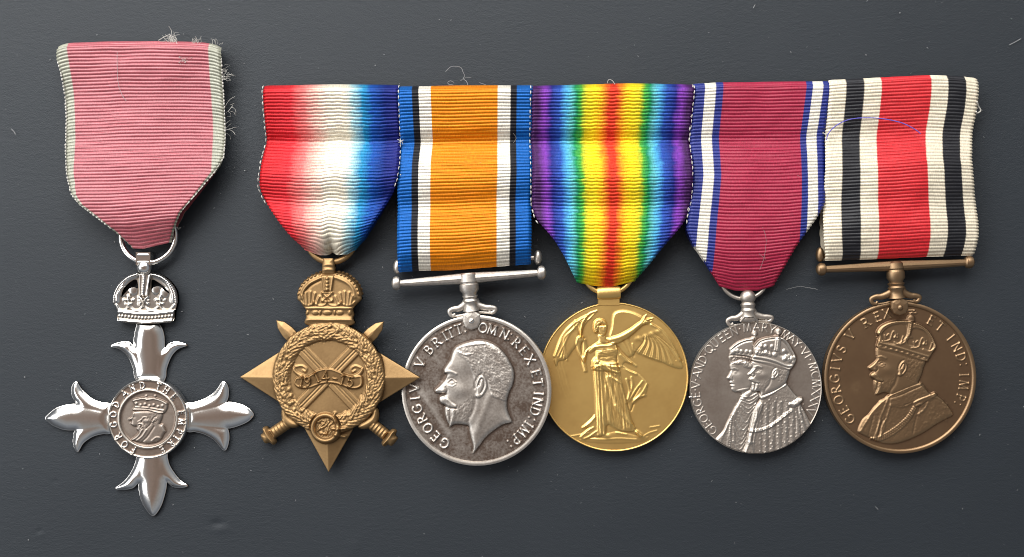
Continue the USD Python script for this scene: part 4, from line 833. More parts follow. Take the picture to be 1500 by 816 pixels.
q = np.exp(-((R.X - 1255) / 7) ** 2 - ((R.Y - 568) / 8) ** 2); R.T -= .35 * q * (meshkit.fbm(np.stack([R.X / 4, R.Y / 4, 0 * R.X], -1), 3, 2) * 1.6)
R.Z *= .74
rim_and_back(th, CX, CY, RR, 16, 6.2, 2.2, 'brown_bronze')
R.emit(th, {0: ('disc_field', 'brown_bronze'), 1: ('effigy', 'brown_bronze'), 2: ('inscription', 'brown_bronze'), 3: ('crown', 'brown_bronze'), 4: ('robe', 'brown_bronze')}, z0=13.6, valid=disc_valid(R, CX, CY, RR - 5.7), tarnish=(2.2, .38))
zb = 18
th.part('suspension_bar', turned((1206, 394.5, zb), (1418, 384.5, zb), [(0, 5), (.03, 5), (.25, 6.2), (.45, 7.6), (.55, 7.6), (.75, 6.2), (.97, 5), (1, 5)], 12, .9), 'brown_bronze', smooth=25)
th.part('upper_bar', turned((1204, 375, zb - 7), (1420, 370, zb - 7), [(0, 3.4), (1, 3.4)], 10), 'brown_bronze')
for x, y in [(1203, 394.5), (1419, 384)]: th.part('ball_finial', join(ball(x, y, zb, 8.4, .95, 1.12, .9), turned((x - 4, y, zb), (x + 4, y, zb), [(0, 8.4), (.5, 9.2), (1, 8.4)], 24)), 'brown_bronze', smooth=60)
th.part('ball_finial', ball(1202.5, 373, zb - 6, 7.5, .8, 1.5, .9), 'brown_bronze', smooth=60)
th.part('collar', turned((1310.5, 383, zb), (1312.5, 415, zb), [(0, 8), (.08, 11.5), (.32, 12.6), (.38, 11.4), (.44, 11.8), (.5, 13), (.75, 13), (.9, 10), (1, 9.6)], 30, .9), 'brown_bronze', smooth=35)
th.part('swivel_neck', turned((1312, 413, 18), (1313.6, 437, 18), [(0, 9), (.1, 12.6), (.24, 10.2), (.36, 12.8), (.55, 9.8), (.75, 9.6), (1, 12)], 28, .8), 'brown_bronze', smooth=35)
scrolls(th, 'brown_bronze', (1314.5, 431), 1.0, 16, left=(-36, 9), right=(31, 5.5), drop=16)
claw(th, 'brown_bronze', 1316, 449, 18.5, 25, 24)
pl = [(1214, 116), (1212.5, 150), (1210, 195), (1206.5, 240), (1205, 284), (1203.5, 330), (1204, 352), (1208, 372), (1209, 383)]
pr = [(1430, 112), (1431, 135), (1430, 160), (1424.5, 195), (1418.5, 235), (1421, 265), (1427, 300), (1429, 345), (1426, 373), (1424, 377)]
rib_, zat = ribbon(th, 'silk_cream', pl, pr, [(0, 117.5), (.35, 113.5), (.7, 110), (.9, 112), (1, 114.5)], [(0, 382), (.3, 380), (.6, 377), (1, 374)],
       [(110, 8), (114, 17), (119, 24), (135, 24), (175, 19), (192, 16), (202, 18), (222, 25), (245, 31), (268, 30), (292, 26), (306, 26), (330, 31), (350, 30), (370, 24), (382, 13)], seed=11, wave=1.6, scallop=1.5, zfun=lambda X, Y, Tt, Vv: 2.2 * np.sin((X - 1300) / 52 + (Y - 250) / 42) * np.exp(-((Y - 275) / 70) ** 2))
hair(th, [(1428, 150, 24), (1433, 156, 18), (1437, 162, 16), (1431, 166, 18), (1428, 164, 22)], 1.1, 'white_thread', 'frayed_end', rib_)
hair(th, [(1212, 196, 18), (1207, 196, 18), (1205, 195, 19)], .9, 'white_thread', 'frayed_end', rib_)
B = Thing('blue_thread', 'fine curved blue thread lying across the cream, black and red ribbon', 'thread', 1280, 190, 24, None)
B.part('thread', tube(spline([(1210, 205, 26), (1213, 196, 25.5), (1222, 186, 26), (1236, 178, 26.5), (1252, 174, 26.5), (1276, 173, 26.5), (1300, 175.5, 26), (1322, 181, 26), (1340, 190, 25.6), (1348, 196, 25.4)], 8), .75, 6), 'blue_thread', smooth=True)
# ================================================================== 1  silver cross with crown on the rose ribbon
CX, CY = 216.5, 613.5
th = Thing('silver_cross_medal', 'polished silver cross hung from a crown on frayed rose pink ribbon edged pale grey', 'medal', CX, CY, 14, None)
e4 = lambda p: Zm(50, 540, 4.533, p)
ef = lambda p: Zm(40, 350, 1.897, p)
R = Relief(58, 470, 373, 760, 0.65)
def puff(pts, h, w, n=5):
    pts = spline(pts, n, True); q, d = R.sd(pts, 2.5)
    t = np.clip(d / w, 0, 1); R.Z[q] = np.where(d > 0, np.maximum(R.Z[q], 3.2 + h * (1 - (1 - t) ** 2)), R.Z[q])
    R.Dn[q] = np.maximum(R.Dn[q], d)
R.Dn = np.full(R.X.shape, -9.0); R.Du = np.full(R.X.shape, -9.0)
arms = {  # petal, then the two flares
 'top': ([(201, 470), (195, 482), (192.5, 495), (192, 508), (195, 535), (198, 560), (236, 560), (238, 535), (238.5, 511), (237, 490), (232, 478), (224, 470)],
         [(192.5, 508), (186, 501.5), (177, 501), (167, 503), (158, 508), (172, 512.5), (184, 524), (191, 540), (195, 557), (212, 560), (208, 530), (200, 514)],
         [(238, 511), (244, 504), (253, 501), (262, 502), (271.5, 506.5), (258, 512), (248, 523), (241, 541), (238.5, 556), (222, 560), (226, 530), (232, 514)]),
 'left': (e4([(52, 336), (84, 300), (130, 266), (200, 244), (265, 240), (400, 250), (490, 280), (490, 410), (380, 420), (255, 416), (180, 413), (108, 386), (75, 362)]),
          e4([(265, 242), (240, 205), (226, 150), (240, 105), (264, 90), (278, 110), (310, 155), (370, 205), (430, 228), (495, 244), (495, 330), (400, 300), (310, 270)]),
          e4([(255, 414), (240, 462), (240, 510), (254, 548), (272, 560), (284, 545), (312, 500), (370, 460), (430, 442), (495, 432), (495, 340), (400, 360), (320, 395)])),
 'right': (e4([(1448, 310), (1425, 278), (1380, 248), (1320, 231), (1262, 227), (1120, 250), (1000, 280), (1000, 400), (1130, 405), (1265, 405), (1330, 392), (1395, 366), (1430, 340)]),
           e4([(1262, 228), (1280, 180), (1278, 130), (1262, 98), (1242, 88), (1228, 102), (1190, 155), (1130, 198), (1060, 225), (995, 238), (995, 330), (1100, 300), (1200, 265)]),
           e4([(1270, 404), (1284, 450), (1280, 500), (1264, 545), (1242, 548), (1224, 530), (1180, 480), (1120, 445), (1060, 428), (995, 420), (995, 330), (1100, 360), (1200, 390)])),
 'bottom': ([(199, 655), (197, 690), (199, 709), (201, 728), (208, 745), (220.5, 758), (232, 745), (239, 724), (241.5, 708), (242, 690), (238, 655)],
            [(199.5, 709), (191, 717), (178, 719), (165, 717.5), (178, 707), (188, 694), (195, 678), (199, 662), (216, 655), (213, 690), (206, 705)],
            [(241.5, 708), (250, 715), (262, 716.5), (272.5, 713.5), (262, 706), (252, 694), (245, 682), (239, 664), (222, 655), (227, 690), (235, 704)])}
for a, (pe, f1, f2) in arms.items():
    puff(f1, 5.0, 9.5); puff(f2, 5.0, 9.5); puff(pe, 8.0, 20)
    un = shapely.union_all([shapely.Polygon(spline(q_, 5, True)).buffer(0.6) for q_ in (pe, f1, f2)]).buffer(-0.6)
    q, d = R.sd(np.asarray(un.exterior.coords), 2.5); R.Du[q] = np.maximum(R.Du[q], d)
    R.L[(R.Dn > -1.5) & (R.L == 0)] = {'top': 1, 'left': 2, 'right': 3, 'bottom': 4}[a]
R.Z = gaussian_filter(R.Z, 1.4); body = gaussian_filter(3.2 + 7.6 * (1 - (1 - np.clip(R.Du / 17, 0, 1)) ** 2), 1.2); R.Z = .58 * body + .42 * R.Z; R.Z = np.where(R.Dn > 0, np.maximum(R.Z, 3.2), 3.2)
R.outline(R.Dn)
R.emit(th, {1: ('cross_arm', 'polished_silver'), 2: ('cross_arm', 'polished_silver'), 3: ('cross_arm', 'polished_silver'), 4: ('cross_arm', 'polished_silver')}, z0=0, skirt=0.3, tarnish=(2, 0), soften=.6)
# centre
R = Relief(CX - 60, CY - 60, CX + 60, CY + 60, 0.45)
rr = np.hypot(R.X - CX, R.Y - CY)
ring_ = lambda r, w: np.exp(-((rr - r) / w) ** 2)
R.L[rr < 41.5] = 1
R.Z[:] = -1.6 * (rr < 41) + 1.6 * ring_(42.0, 2.2) + 1.5 * ring_(57.2, 1.8)
R.T[:] = np.where((rr > 44) & (rr < 55.5), .95, np.where(rr < 41, .75, .05))
txt = [('F', 195, 660), ('O', 182, 652), ('R', 172.6, 640), ('G', 164.7, 622.5), ('O', 164.7, 607), ('D', 168.7, 592), ('A', 183, 577), ('N', 195, 570), ('D', 209, 566.7), ('T', 232, 567), ('H', 243.5, 572), ('E', 254.5, 581.5), ('E', 265.4, 604.5), ('M', 267, 618), ('P', 264.4, 632.8), ('I', 259.6, 642), ('R', 252, 650), ('E', 238, 658)]
legend(R, txt, CX, CY, 50.0, 8.6, .95, 1.7, True, 2, fit=.8, tone=-1.0)
m5 = lambda p: Zm(140, 550, 6.28, p)
R.poly(m5([(350, 335), (335, 375), (300, 402), (328, 415), (325, 445), (350, 468), (378, 470), (372, 495), (395, 520), (360, 560), (325, 592), (380, 608), (480, 625), (580, 605), (635, 530), (645, 512), (622, 450), (592, 446), (612, 350), (480, 325)]), 2.4, 4, label=3, n=4)
profile_face(R, [m5([(388, 425)])[0], m5([(548, 402)])[0], m5([(408, 498)])[0]], .75)
R.grain(m5([(480, 350), (600, 355), (600, 440), (500, 470)]), 2.0, .5, 3)
for pts, a in [([(350, 345), (335, 390), (305, 405)], 1.0), ([(322, 440), (345, 452)], .7), ([(430, 500), (390, 560), (340, 592)], 1.0), ([(470, 500), (430, 560), (380, 600)], .9), ([(540, 470), (480, 560), (430, 610)], -.8), ([(600, 455), (640, 515)], 1.0), ([(520, 600), (560, 570), (600, 575)], .8)]: R.ridge(m5(pts), a, 1.2)
R.blob(*m5([(352, 385)])[0], 2, 1.3, -.6)
R.poly(m5([(335, 225), (400, 205), (460, 200), (540, 205), (610, 228), (665, 262), (625, 350), (480, 325), (340, 320), (360, 280)]), 2.0, 2.2, label=3, n=4)
for pts in ([(345, 232), (420, 215), (480, 218)], [(470, 225), (540, 215), (610, 235), (650, 262)], [(345, 312), (480, 318), (620, 345)], [(360, 290), (480, 298), (625, 322)]): R.ridge(m5(pts), 1.2, 1.0)
for k_ in range(7): R.blob(*m5([(375 + 40 * k_, 258 + 3.5 * k_ + 12 * (k_ % 2))])[0], 2.3, 2.3, 1.2, hard=True)
for x in (462, 545): R.blob(*m5([(x, 190)])[0], 2, 2, 1.4, hard=True, label=3)
prof = [(0.01, 1), (58, 1), (59, 2), (59, 13.2), (58.4, 14.6), (57.2, 15.6), (56.2, 14.4), (55.4, 13)]
th.part('roundel_rim', lathe(prof, CX, CY), 'polished_silver', smooth=50)
R.emit(th, {0: ('motto_band', 'toned_silver'), 1: ('roundel', 'toned_silver'), 2: ('inscription', 'polished_silver'), 3: ('effigy', 'toned_silver')}, z0=14.0, valid=rr < 57.0, tarnish=(1.8, .4))
# crown, pierced between arches and cap
k3 = lambda p: Zm(50, 330, 4.533, p)
R = Relief(158, 396, 264, 478, 0.45)
out = k3([(680, 318), (620, 335), (560, 390), (525, 445), (515, 495), (540, 550), (548, 575), (545, 610), (558, 640), (650, 652), (740, 654), (840, 650), (915, 640), (925, 605), (928, 570), (936, 545), (944, 490), (930, 435), (890, 375), (835, 335), (775, 318)])
q, d = R.sd(spline(out, 4, True), 3); R.D = np.full(R.X.shape, -9.0); R.D[q] = d
holes = [k3([(590, 420), (620, 385), (660, 360), (678, 372), (682, 420), (660, 412), (630, 420), (600, 450), (570, 480)]), k3([(775, 362), (820, 380), (870, 420), (895, 455), (860, 432), (830, 408), (790, 412), (772, 430)])]
for h_ in holes:
    q, d = R.sd(spline(h_, 4, True), 3); R.D[q] = np.where(d > -2.5, np.minimum(R.D[q], -d), R.D[q])
R.Z[:] = 1.0; R.T[:] = .45
R.poly(k3([(545, 560), (930, 560), (925, 600), (915, 640), (740, 655), (558, 640)]), 3, 3, smooth=False)
for y_, a, w in ((575, 2.2, 1.8), (634, 2.6, 2.4), (604, -.6, 3.4)): R.ridge(k3([(545, y_), (740, y_ + 14), (928, y_)]), a, w, tone=-.3 if a > 0 else .3)
R.beads(k3([(560, 602), (740, 616), (915, 602)]), 5.0, 2.2, 2.0)
for s_, pts in ((0, [(545, 500), (548, 460), (580, 400), (620, 355), (680, 328)]), (1, [(915, 500), (915, 450), (885, 392), (840, 350), (775, 328)])):
    R.ridge(k3(pts), 3.0, 3.0, tone=-.3); 
R.beads(k3([(522, 510), (530, 450), (565, 390), (620, 345), (682, 322)]), 3.3, 2.0, 2.6); R.beads(k3([(938, 510), (930, 440), (890, 380), (838, 340), (772, 322)]), 3.3, 2.0, 2.6)
R.knobs(k3([(522, 510), (530, 450), (565, 390), (620, 345), (682, 322)]), 3.3, 2.2); R.knobs(k3([(938, 510), (930, 440), (890, 380), (838, 340), (772, 322)]), 3.3, 2.2)
R.poly(k3([(690, 320), (775, 320), (752, 470), (694, 470)]), 4.4, 2.2, smooth=False, mode='max', base=1); R.ridge(k3([(694, 325), (698, 465)]), 1.4, 1.2); R.ridge(k3([(770, 325), (748, 465)]), 1.4, 1.2); R.beads(k3([(730, 340), (720, 460)]), 3.9, 2.2, 2.4)
for x0 in (620, 832): # fleurs
    R.blob(*k3([(x0, 480)])[0], 3.2, 5.4, 3.4, hard=True); R.blob(*k3([(x0 - 26, 497)])[0], 3.4, 2.4, 2.8, 20, hard=True); R.blob(*k3([(x0 + 26, 497)])[0], 3.4, 2.4, 2.8, -20, hard=True); R.ridge(k3([(x0 - 18, 520), (x0 + 18, 520)]), 2.2, 1.4); R.ridge(k3([(x0, 500), (x0, 540)]), 2.0, 1.4)
for a_ in (45, 135): c_, s_ = math.cos(math.radians(a_)), math.sin(math.radians(a_)); x0, y0 = k3([(720, 500)])[0]; R.ridge([(x0 - 8.5 * c_, y0 - 7 * s_), (x0 + 8.5 * c_, y0 + 7 * s_)], 2.6, 2.0)
for a_ in (0, 90): c_, s_ = math.cos(math.radians(a_)), math.sin(math.radians(a_)); R.ridge([(x0 - 7 * c_, y0 - 6 * s_), (x0 + 7 * c_, y0 + 6 * s_)], 1.4, 1.4)
for xa, xb in ((540, 625), (625, 720), (720, 830), (830, 925)): R.ridge(k3([(xa, 530), ((xa + xb) / 2 - 20, 562), ((xa + xb) / 2 + 20, 562), (xb, 530)]), 1.8, 1.4)
for x0, y0 in ((590, 440), (650, 430), (800, 425), (860, 450)): R.blob(*k3([(x0, y0)])[0], 7, 8, 2.2, hard=True)
R.emit(th, {0: ('crown', 'polished_silver')}, z0=8, skirt=1.5, tarnish=(2.0, .55))
th.part('orb', ball(212, 392, 15, 10.5, 1.05, .95, .9), 'polished_silver', smooth=True)
b = trimesh.creation.box((21, 19, 16)); b.apply_translation((211.5, -379, 12)); lp = th.part('loop', b, 'polished_silver', smooth=20)
th.part('loop_facet', join(*[turned((203, y, 20.2), (220, y, 20.2), [(0, 1), (.1, 1.6), (.9, 1.6), (1, 1)], 8) for y in (373.5, 384)]), 'polished_silver', parent=lp, smooth=40)
ring = [(215.5 + 40 * math.cos(a), 346.5 + 38.5 * math.sin(a), 8 + 4 * math.sin(a)) for a in np.linspace(0, 2 * np.pi, 72, endpoint=False)]
th.part('ring', tube(ring, 4.0, 12, True), 'polished_silver', smooth=True)
ml = [(86.5, 60), (85.5, 88), (92, 115), (96, 149), (97.5, 171), (98.5, 203), (99.5, 222), (103.5, 257), (112.5, 288), (124, 302), (144, 317), (171, 339), (192, 361), (197, 366)]
mr = [(321, 60), (325.5, 78), (326.5, 121), (329, 166), (331.5, 202), (330.5, 230), (326, 243), (317, 254), (294, 284), (271, 311), (257, 338), (249, 357)]
lref = ([(86, 60), (92, 115), (97, 171), (99.5, 222), (100, 257), (101, 370)], [(325, 60), (326.5, 121), (331, 202), (331, 230), (331, 370)])
def mu(X, Y, Tt, Vv):
    u = lvl(lref)(X, Y, Tt, Vv)
    el = X - np.interp(Y, [p[1] for p in ml], [p[0] for p in ml]); er = np.interp(Y, [p[1] for p in mr], [p[0] for p in mr]) - X
    w = np.interp(Y, [248, 266, 300, 345, 366], [10.5, 9.5, 6, 3, 0])
    return np.where((el < w) & (Y > 250), 0.02, np.where((er < np.interp(Y, [215, 250, 300], [16, 4, 2.5])) & (Y > 225), 0.98, u))
rib_, zat = ribbon(th, 'silk_rose', ml, mr, [(0, 68), (.05, 63), (.3, 60.5), (.6, 60.5), (.9, 62.5), (.97, 65), (1, 70)], [(0, 364), (.3, 364.5), (.7, 359), (1, 355)],
       [(60, 7), (64, 16), (70, 23), (82, 22), (100, 20), (140, 16), (170, 16.5), (200, 20), (240, 27), (270, 31), (300, 34), (325, 32), (345, 22), (355, 17), (365, 10)], pitch=4.8, amp=1.35, ufun=mu, seed=2, wave=2.2, scallop=1.0,
       zfun=lambda X, Y, Tt, Vv: -3.5 * np.exp(-((X - 180) / 40) ** 2 - ((Y - 80) / 10) ** 2) + 1.4 * np.sin(X / 38 + Y / 60))
rnd = random.Random(3)
def fray(cx, cy, n, L, spread, z, up=0.0):
    for i in range(n):
        a = up + rnd.gauss(0, spread * .7); l = L * rnd.uniform(.25, 1.2); x, y = cx + rnd.gauss(0, 4), cy + rnd.gauss(0, 3); P = [(x, y, z)]; turn = rnd.gauss(0, .9)
        for q in range(4):
            x += l / 4 * math.sin(a); y -= l / 4 * math.cos(a); a += turn * rnd.uniform(.3, 1.2); P.append((x, y, max(3, z - q * rnd.uniform(0, 2.2))))
        hair(th, P, rnd.uniform(.12, .34), 'white_thread', 'frayed_thread', rib_)
fray(256, 64, 26, 20, .9, 19, -.5); fray(288, 64, 18, 9, 1.2, 20, .2); fray(316, 69, 12, 10, 1.4, 20, .4); fray(325, 104, 18, 10, .9, 17, 1.4); fray(326, 114, 18, 13, .22, 17, 1.55); fray(271, 91, 22, 6, 3.0, 24.5); fray(331, 160, 7, 20, 1.0, 12, 1.0); fray(331, 190, 5, 16, 1.0, 14, 1.3); fray(262, 330, 4, 8, .8, 18, 1.9)
hair(th, [(230, 58, 8), (238, 53, 7), (247, 50, 8), (256, 58, 14), (262, 66, 22)], .5, 'white_thread', 'frayed_thread', rib_)
hair(th, [(175.5, 78, 25), (175, 100, 23.5), (176, 124, 21.5), (181, 140, 20), (187, 149, 20)], .3, 'pale_lint', 'loose_thread')
stitches(th, [(87, 90), (92.5, 115), (96.5, 149), (98, 171), (99.5, 222), (103.5, 257), (111, 285), (124, 301), (145, 317), (171, 338)], lambda y: zat(y) - 1.5, rib_, 5.0, 3.4, 1.2, seed=12)
stitches(th, [(326, 85), (327, 121), (329.5, 166), (331.5, 202), (330.5, 232), (318, 254), (294, 284), (271, 311)], lambda y: zat(y) - 1.5, rib_, 5.0, 3.4, 1.1, seed=13)

# ================================================================== 2  bronze star
th = Thing('bronze_star_medal', 'bronze four-pointed star with crossed swords and dated scroll on red, white and blue ribbon', 'medal', 483, 553, 18, None)
T2 = (349.0, 0.074)
s1 = lambda p: Zm(340, 370, 5, p)
s2 = lambda p: Zm(340, 530, 5, p)
R = Relief(344, 380, 622, 697, 0.6)
R.D = np.full(R.X.shape, -9.0)
def piece(pts, label, smooth=False, n=5):
    pts = spline(pts, n, True) if smooth else pts
    q, d = R.sd(pts, 3); R.D[q] = np.maximum(R.D[q], d); return q, d
Lb = dict(star=1, sword=2, wreath=3, crown=4, scroll=5, cypher=6, date=7)
def layer(pts, base, h, w, label, smooth=False, shape='round', n=5):
    q, d = piece(pts, label, smooth, n); t = np.clip(d / w, 0, 1)
    f = base + h * {'round': np.sqrt(np.maximum(0, 1 - (1 - t) ** 2)), 'lin': t, 'step': t * t * (3 - 2 * t)}[shape]
    Z, Lq = R.Z[q], R.L[q]; m = (d > -.4) & (f > Z); Z[m] = f[m]; Lq[m] = label
# swords lie under the star
for (hx, hy), (tx, ty), sg in (((424, 612), (563, 471), 1), ((541, 612), (403, 469.5), -1)):
    dx, dy = tx - hx, ty - hy; l_ = math.hypot(dx, dy); dx, dy = dx / l_, dy / l_; nx, ny = -dy, dx; w_ = 9.6
    layer([(hx + nx * w_, hy + ny * w_), (tx - dx * 24 + nx * w_, ty - dy * 24 + ny * w_), (tx - dx * 10 + nx * w_ * .72, ty - dy * 10 + ny * w_ * .72), (tx, ty), (tx - dx * 10 - nx * w_ * .72, ty - dy * 10 - ny * w_ * .72), (tx - dx * 24 - nx * w_, ty - dy * 24 - ny * w_), (hx - nx * w_, hy - ny * w_)], 4, 3.2, 8, Lb['sword'], shape='lin')
star = [(348.5, 553.5), (432, 501), (455, 480), (481, 414), (508, 480), (531, 501), (617, 552.5), (531, 605.5), (481.5, 692.5), (432.5, 605.5)]
q, d = piece(star, 1); f = 5 + np.minimum(.30 * np.clip(d, 0, 60), 9.5); Z, Lq = R.Z[q], R.L[q]; m = d > -.4; Z[m] = np.maximum(f, Z)[m]; Lq[m] = 1
hub = np.hypot(R.X - 483, R.Y - 553) < 68
R.Z = np.where(hub, 12.6, R.Z); R.L[hub] = 1; R.D = np.maximum(R.D, np.where(hub, 68 - np.hypot(R.X - 483, R.Y - 553), -9))
# blades across the field
for (hx, hy), (tx, ty), top in (((541, 612), (403, 469.5), 0), ((424, 612), (563, 471), 1)):
    dx, dy = tx - hx, ty - hy; l_ = math.hypot(dx, dy); dx, dy = dx / l_, dy / l_; nx, ny = -dy, dx
    inn = np.hypot(R.X - 483, R.Y - 553) < 60
    u_ = (R.X - hx) * nx + (R.Y - hy) * ny
    hgt = 12.6 + (1.5 + .8 * top) * np.clip((9.4 - np.abs(u_)) / 1.2, 0, 1) - .9 * np.exp(-((np.abs(u_ - 1.0) - 2.0) / .9) ** 2) * (np.abs(u_) < 9)
    m = inn & (np.abs(u_) < 9.4); R.Z = np.where(m, np.maximum(hgt, np.where(top, 0, R.Z)), R.Z); R.L[m] = 2
# scroll with the date
tails = [s2([(458, 40), (490, 75), (560, 105), (550, 150), (500, 110), (455, 70)]), s2([(968, 40), (930, 80), (870, 105), (880, 150), (930, 118), (972, 72)])]
for t_ in tails: layer(t_, 13, 2.2, 2.5, 5, True)
R.ridge(s2([(475, 35), (520, 30), (552, 50), (545, 70), (530, 62)]), 1.8, 1.5, label=5); R.ridge(s2([(955, 40), (915, 28), (885, 48), (895, 70), (912, 62)]), 1.8, 1.5, label=5)
sc = s2([(482, 112), (530, 112), (580, 95), (630, 62), (690, 46), (745, 48), (800, 68), (860, 92), (915, 100), (960, 96), (972, 130), (966, 170), (930, 192), (880, 192), (830, 176), (780, 160), (730, 154), (680, 158), (630, 174), (580, 192), (520, 194), (480, 180), (462, 150)])
q, d = R.sd(spline(sc, 4, True)); Zq, Lq = R.Z[q], R.L[q]; m = d > 0; Zq[m] = (15.4 + 1.2 * np.clip(d / 1.6, 0, 1) - .9 * np.clip((d - 2) / 1.2, 0, 1))[m]; Lq[m] = 5; R.T[q][m] += .55
for ch, x, y, an in [('1', 518, 141, 8), ('9', 566, 140, -12), ('1', 632, 112, -22), ('4', 695, 106, -6), ('-', 768, 116, 14), ('1', 822, 128, 16), ('5', 882, 140, 8)]:
    letter(R, ch, *s2([(x, y)])[0], an, 14.0, 1.2, 2.6, ch == '1', 7, tone=-.9)
# wreath: leaves and berries round a stem
rs = np.random.RandomState(7); WC = (483.0, 553.5)
a_ = np.arctan2(R.Y - WC[1], R.X - WC[0]); r_ = np.hypot((R.X - WC[0]), (R.Y - WC[1]) * 1.02)
band = np.clip(1 - ((r_ - 69.5) / 13.5) ** 2, 0, 1)
m = band > 0.02; R.Z = np.where(m, np.maximum(R.Z, 12.4 + 3.0 * np.sqrt(band)), R.Z); R.L[m] = 3; R.D = np.maximum(R.D, np.where(m, 13.0 - np.abs(r_ - 69.5), -9))
for side in (-1, 1):
    for i in range(20):
        t = i / 19; ph = math.radians(90 + side * (12 + 166 * t))
        for off, turn in ((-7.5, 24), (7.5, -24), (0, 0)):
            rad = 69.5 + off + rs.uniform(-1.5, 1.5); x, y = WC[0] + rad * math.cos(ph), WC[1] + rad * math.sin(ph) / 1.02
            dirn = math.degrees(ph) + side * 90 + turn * side + rs.uniform(-14, 14)
            if rs.rand() < (.20 if off else .5): R.blob(x, y, 3.1, 3.1, 2.0, hard=True, label=3)
            else:
                L_, W_ = 10.2 * rs.uniform(.85, 1.15), 4.4; R.blob(x, y, L_, W_, 1.7, dirn, hard=True, label=3)
                c_, s_ = math.cos(math.radians(dirn)), math.sin(math.radians(dirn)); R.ridge([(x - L_ * c_, y - L_ * s_), (x + L_ * c_, y + L_ * s_)], -.8, .8)
                for o in (-.45, .05, .5):
                    R.ridge([(x + L_ * o * c_, y + L_ * o * s_), (x + L_ * (o + .22) * c_ - W_ * s_, y + L_ * (o + .22) * s_ + W_ * c_)], -.5, .6)
R.Z += np.where(m, .4 * (meshkit.fbm(np.stack([R.X / 2.6, R.Y / 2.6, 0 * R.X], -1), 2, 9) * 2 - 1), 0)
# cypher ring at the foot of the wreath
C6 = s2([(695, 480)])[0]; rc = np.hypot(R.X - C6[0], R.Y - C6[1]); m = rc < 23.5
R.Z = np.where(m, 12.5 + 5.2 * np.exp(-((rc - 18.8) / 3.0) ** 4), R.Z); R.L[m] = 6
R.ridge(s2([(775, 430), (760, 395), (765, 375)]), 3.5, 2.2, label=6); R.ridge(s2([(745, 485), (800, 485), (850, 480)]), 4.5, 2.4, label=6); R.ridge(s2([(760, 520), (800, 540), (835, 548)]), 3.5, 2.4, label=6)
R.grain([(C6[0] + 14 * math.cos(t), C6[1] + 14 * math.sin(t)) for t in np.linspace(0, 6.28, 16)[:-1]], 3.0, 2.2, 5)
for pts in ([(640, 440), (665, 425), (690, 440), (660, 470), (640, 500)], [(745, 440), (720, 470), (700, 525)], [(650, 490), (690, 470), (720, 440)], [(660, 520), (700, 525)]): R.ridge(s2(pts), 2.0, 1.3, label=6)
# crown
cr = s1([(700, 150), (650, 152), (600, 165), (545, 200), (505, 245), (485, 290), (480, 340), (505, 365), (525, 395), (545, 420), (540, 450), (545, 480), (535, 520), (600, 545), (720, 560), (840, 545), (905, 520), (895, 480), (900, 450), (895, 415), (920, 380), (945, 355), (958, 335), (945, 285), (925, 240), (880, 195), (825, 160), (760, 150)])
layer(cr, 9, 4.5, 8, 4, True)
layer(s1([(665, 145), (672, 60), (690, 40), (740, 40), (758, 60), (762, 145), (750, 165), (680, 165)]), 10, 6, 9, 4, True)
for y_, a, w in ((95, 1.4, 2.0), (130, 1.6, 2.0)): R.ridge(s1([(668, y_), (715, y_ - 6), (760, y_)]), a, w)
R.beads(s1([(486, 300), (500, 250), (540, 205), (595, 168), (645, 150)]), 6.2, 3.1, 3.2); R.beads(s1([(945, 300), (930, 250), (890, 200), (835, 162), (780, 148)]), 6.2, 3.1, 3.2)
R.knobs(s1([(486, 300), (500, 250), (540, 205), (595, 168), (645, 150)]), 6.2, 3.3); R.knobs(s1([(945, 300), (930, 250), (890, 200), (835, 162), (780, 148)]), 6.2, 3.3); R.L[(R.D > -1) & (R.L == 0)] = 4
R.ridge(s1([(520, 330), (535, 275), (580, 225), (660, 185)]), 2.0, 2.2); R.ridge(s1([(915, 325), (895, 265), (850, 218), (770, 182)]), 2.0, 2.2)
R.ridge(s1([(520, 330), (545, 285), (590, 240), (655, 205)]), -1.2, 1.5)
R.poly(s1([(668, 165), (760, 165), (742, 285), (680, 285)]), 2.2, 2.0, smooth=False); R.ridge(s1([(672, 170), (683, 285)]), 1.0, 1.2); R.ridge(s1([(756, 170), (739, 285)]), 1.0, 1.2); R.beads(s1([(710, 190), (709, 270)]), 6.2, 2.8, 2.4)
x0, y0 = s1([(708, 325)])[0]
for a_ in (38, 142): R.ridge([(x0 - 8.5 * math.cos(math.radians(a_)), y0 - 8.5 * math.sin(math.radians(a_))), (x0 + 8.5 * math.cos(math.radians(a_)), y0 + 8.5 * math.sin(math.radians(a_)))], 2.0, 1.8)
R.ridge([(x0 - 7, y0 - 6.5), (x0 + 7, y0 - 6.5)], 1.5, 1.1); R.ridge([(x0 - 7, y0 + 6.5), (x0 + 7, y0 + 6.5)], 1.5, 1.1); R.ridge([(x0 - 8, y0 - 6), (x0 - 8, y0 + 6)], 1.2, 1.1); R.ridge([(x0 + 8, y0 - 6), (x0 + 8, y0 + 6)], 1.2, 1.1)
for fx, m_ in ((575, 1), (845, -1)):
    for dx_, l_, tl in ((-38, 45, -14), (-18, 62, -8), (6, 66, 2), (30, 58, 12), (56, 40, 20)):
        R.ridge(s1([(fx + dx_ * m_, 375), (fx + (dx_ + tl * .3) * m_, 375 - l_ * .6), (fx + (dx_ + tl) * m_, 375 - l_ * 1.3)]), 2.0, 1.9)
for xa, xb in ((515, 610), (610, 708), (708, 812), (812, 910)): R.ridge(s1([(xa, 362), ((xa * 3 + xb) / 4, 385), ((xa + 3 * xb) / 4, 385), (xb, 362)]), 1.6, 1.5)
for y_, a, w in ((408, 2.0, 1.9), (492, 2.4, 2.6), (450, -1.0, 4.0)): R.ridge(s1([(540, y_), (640, y_ - 2), (718, y_), (800, y_ - 2), (898, y_)]), a, w)
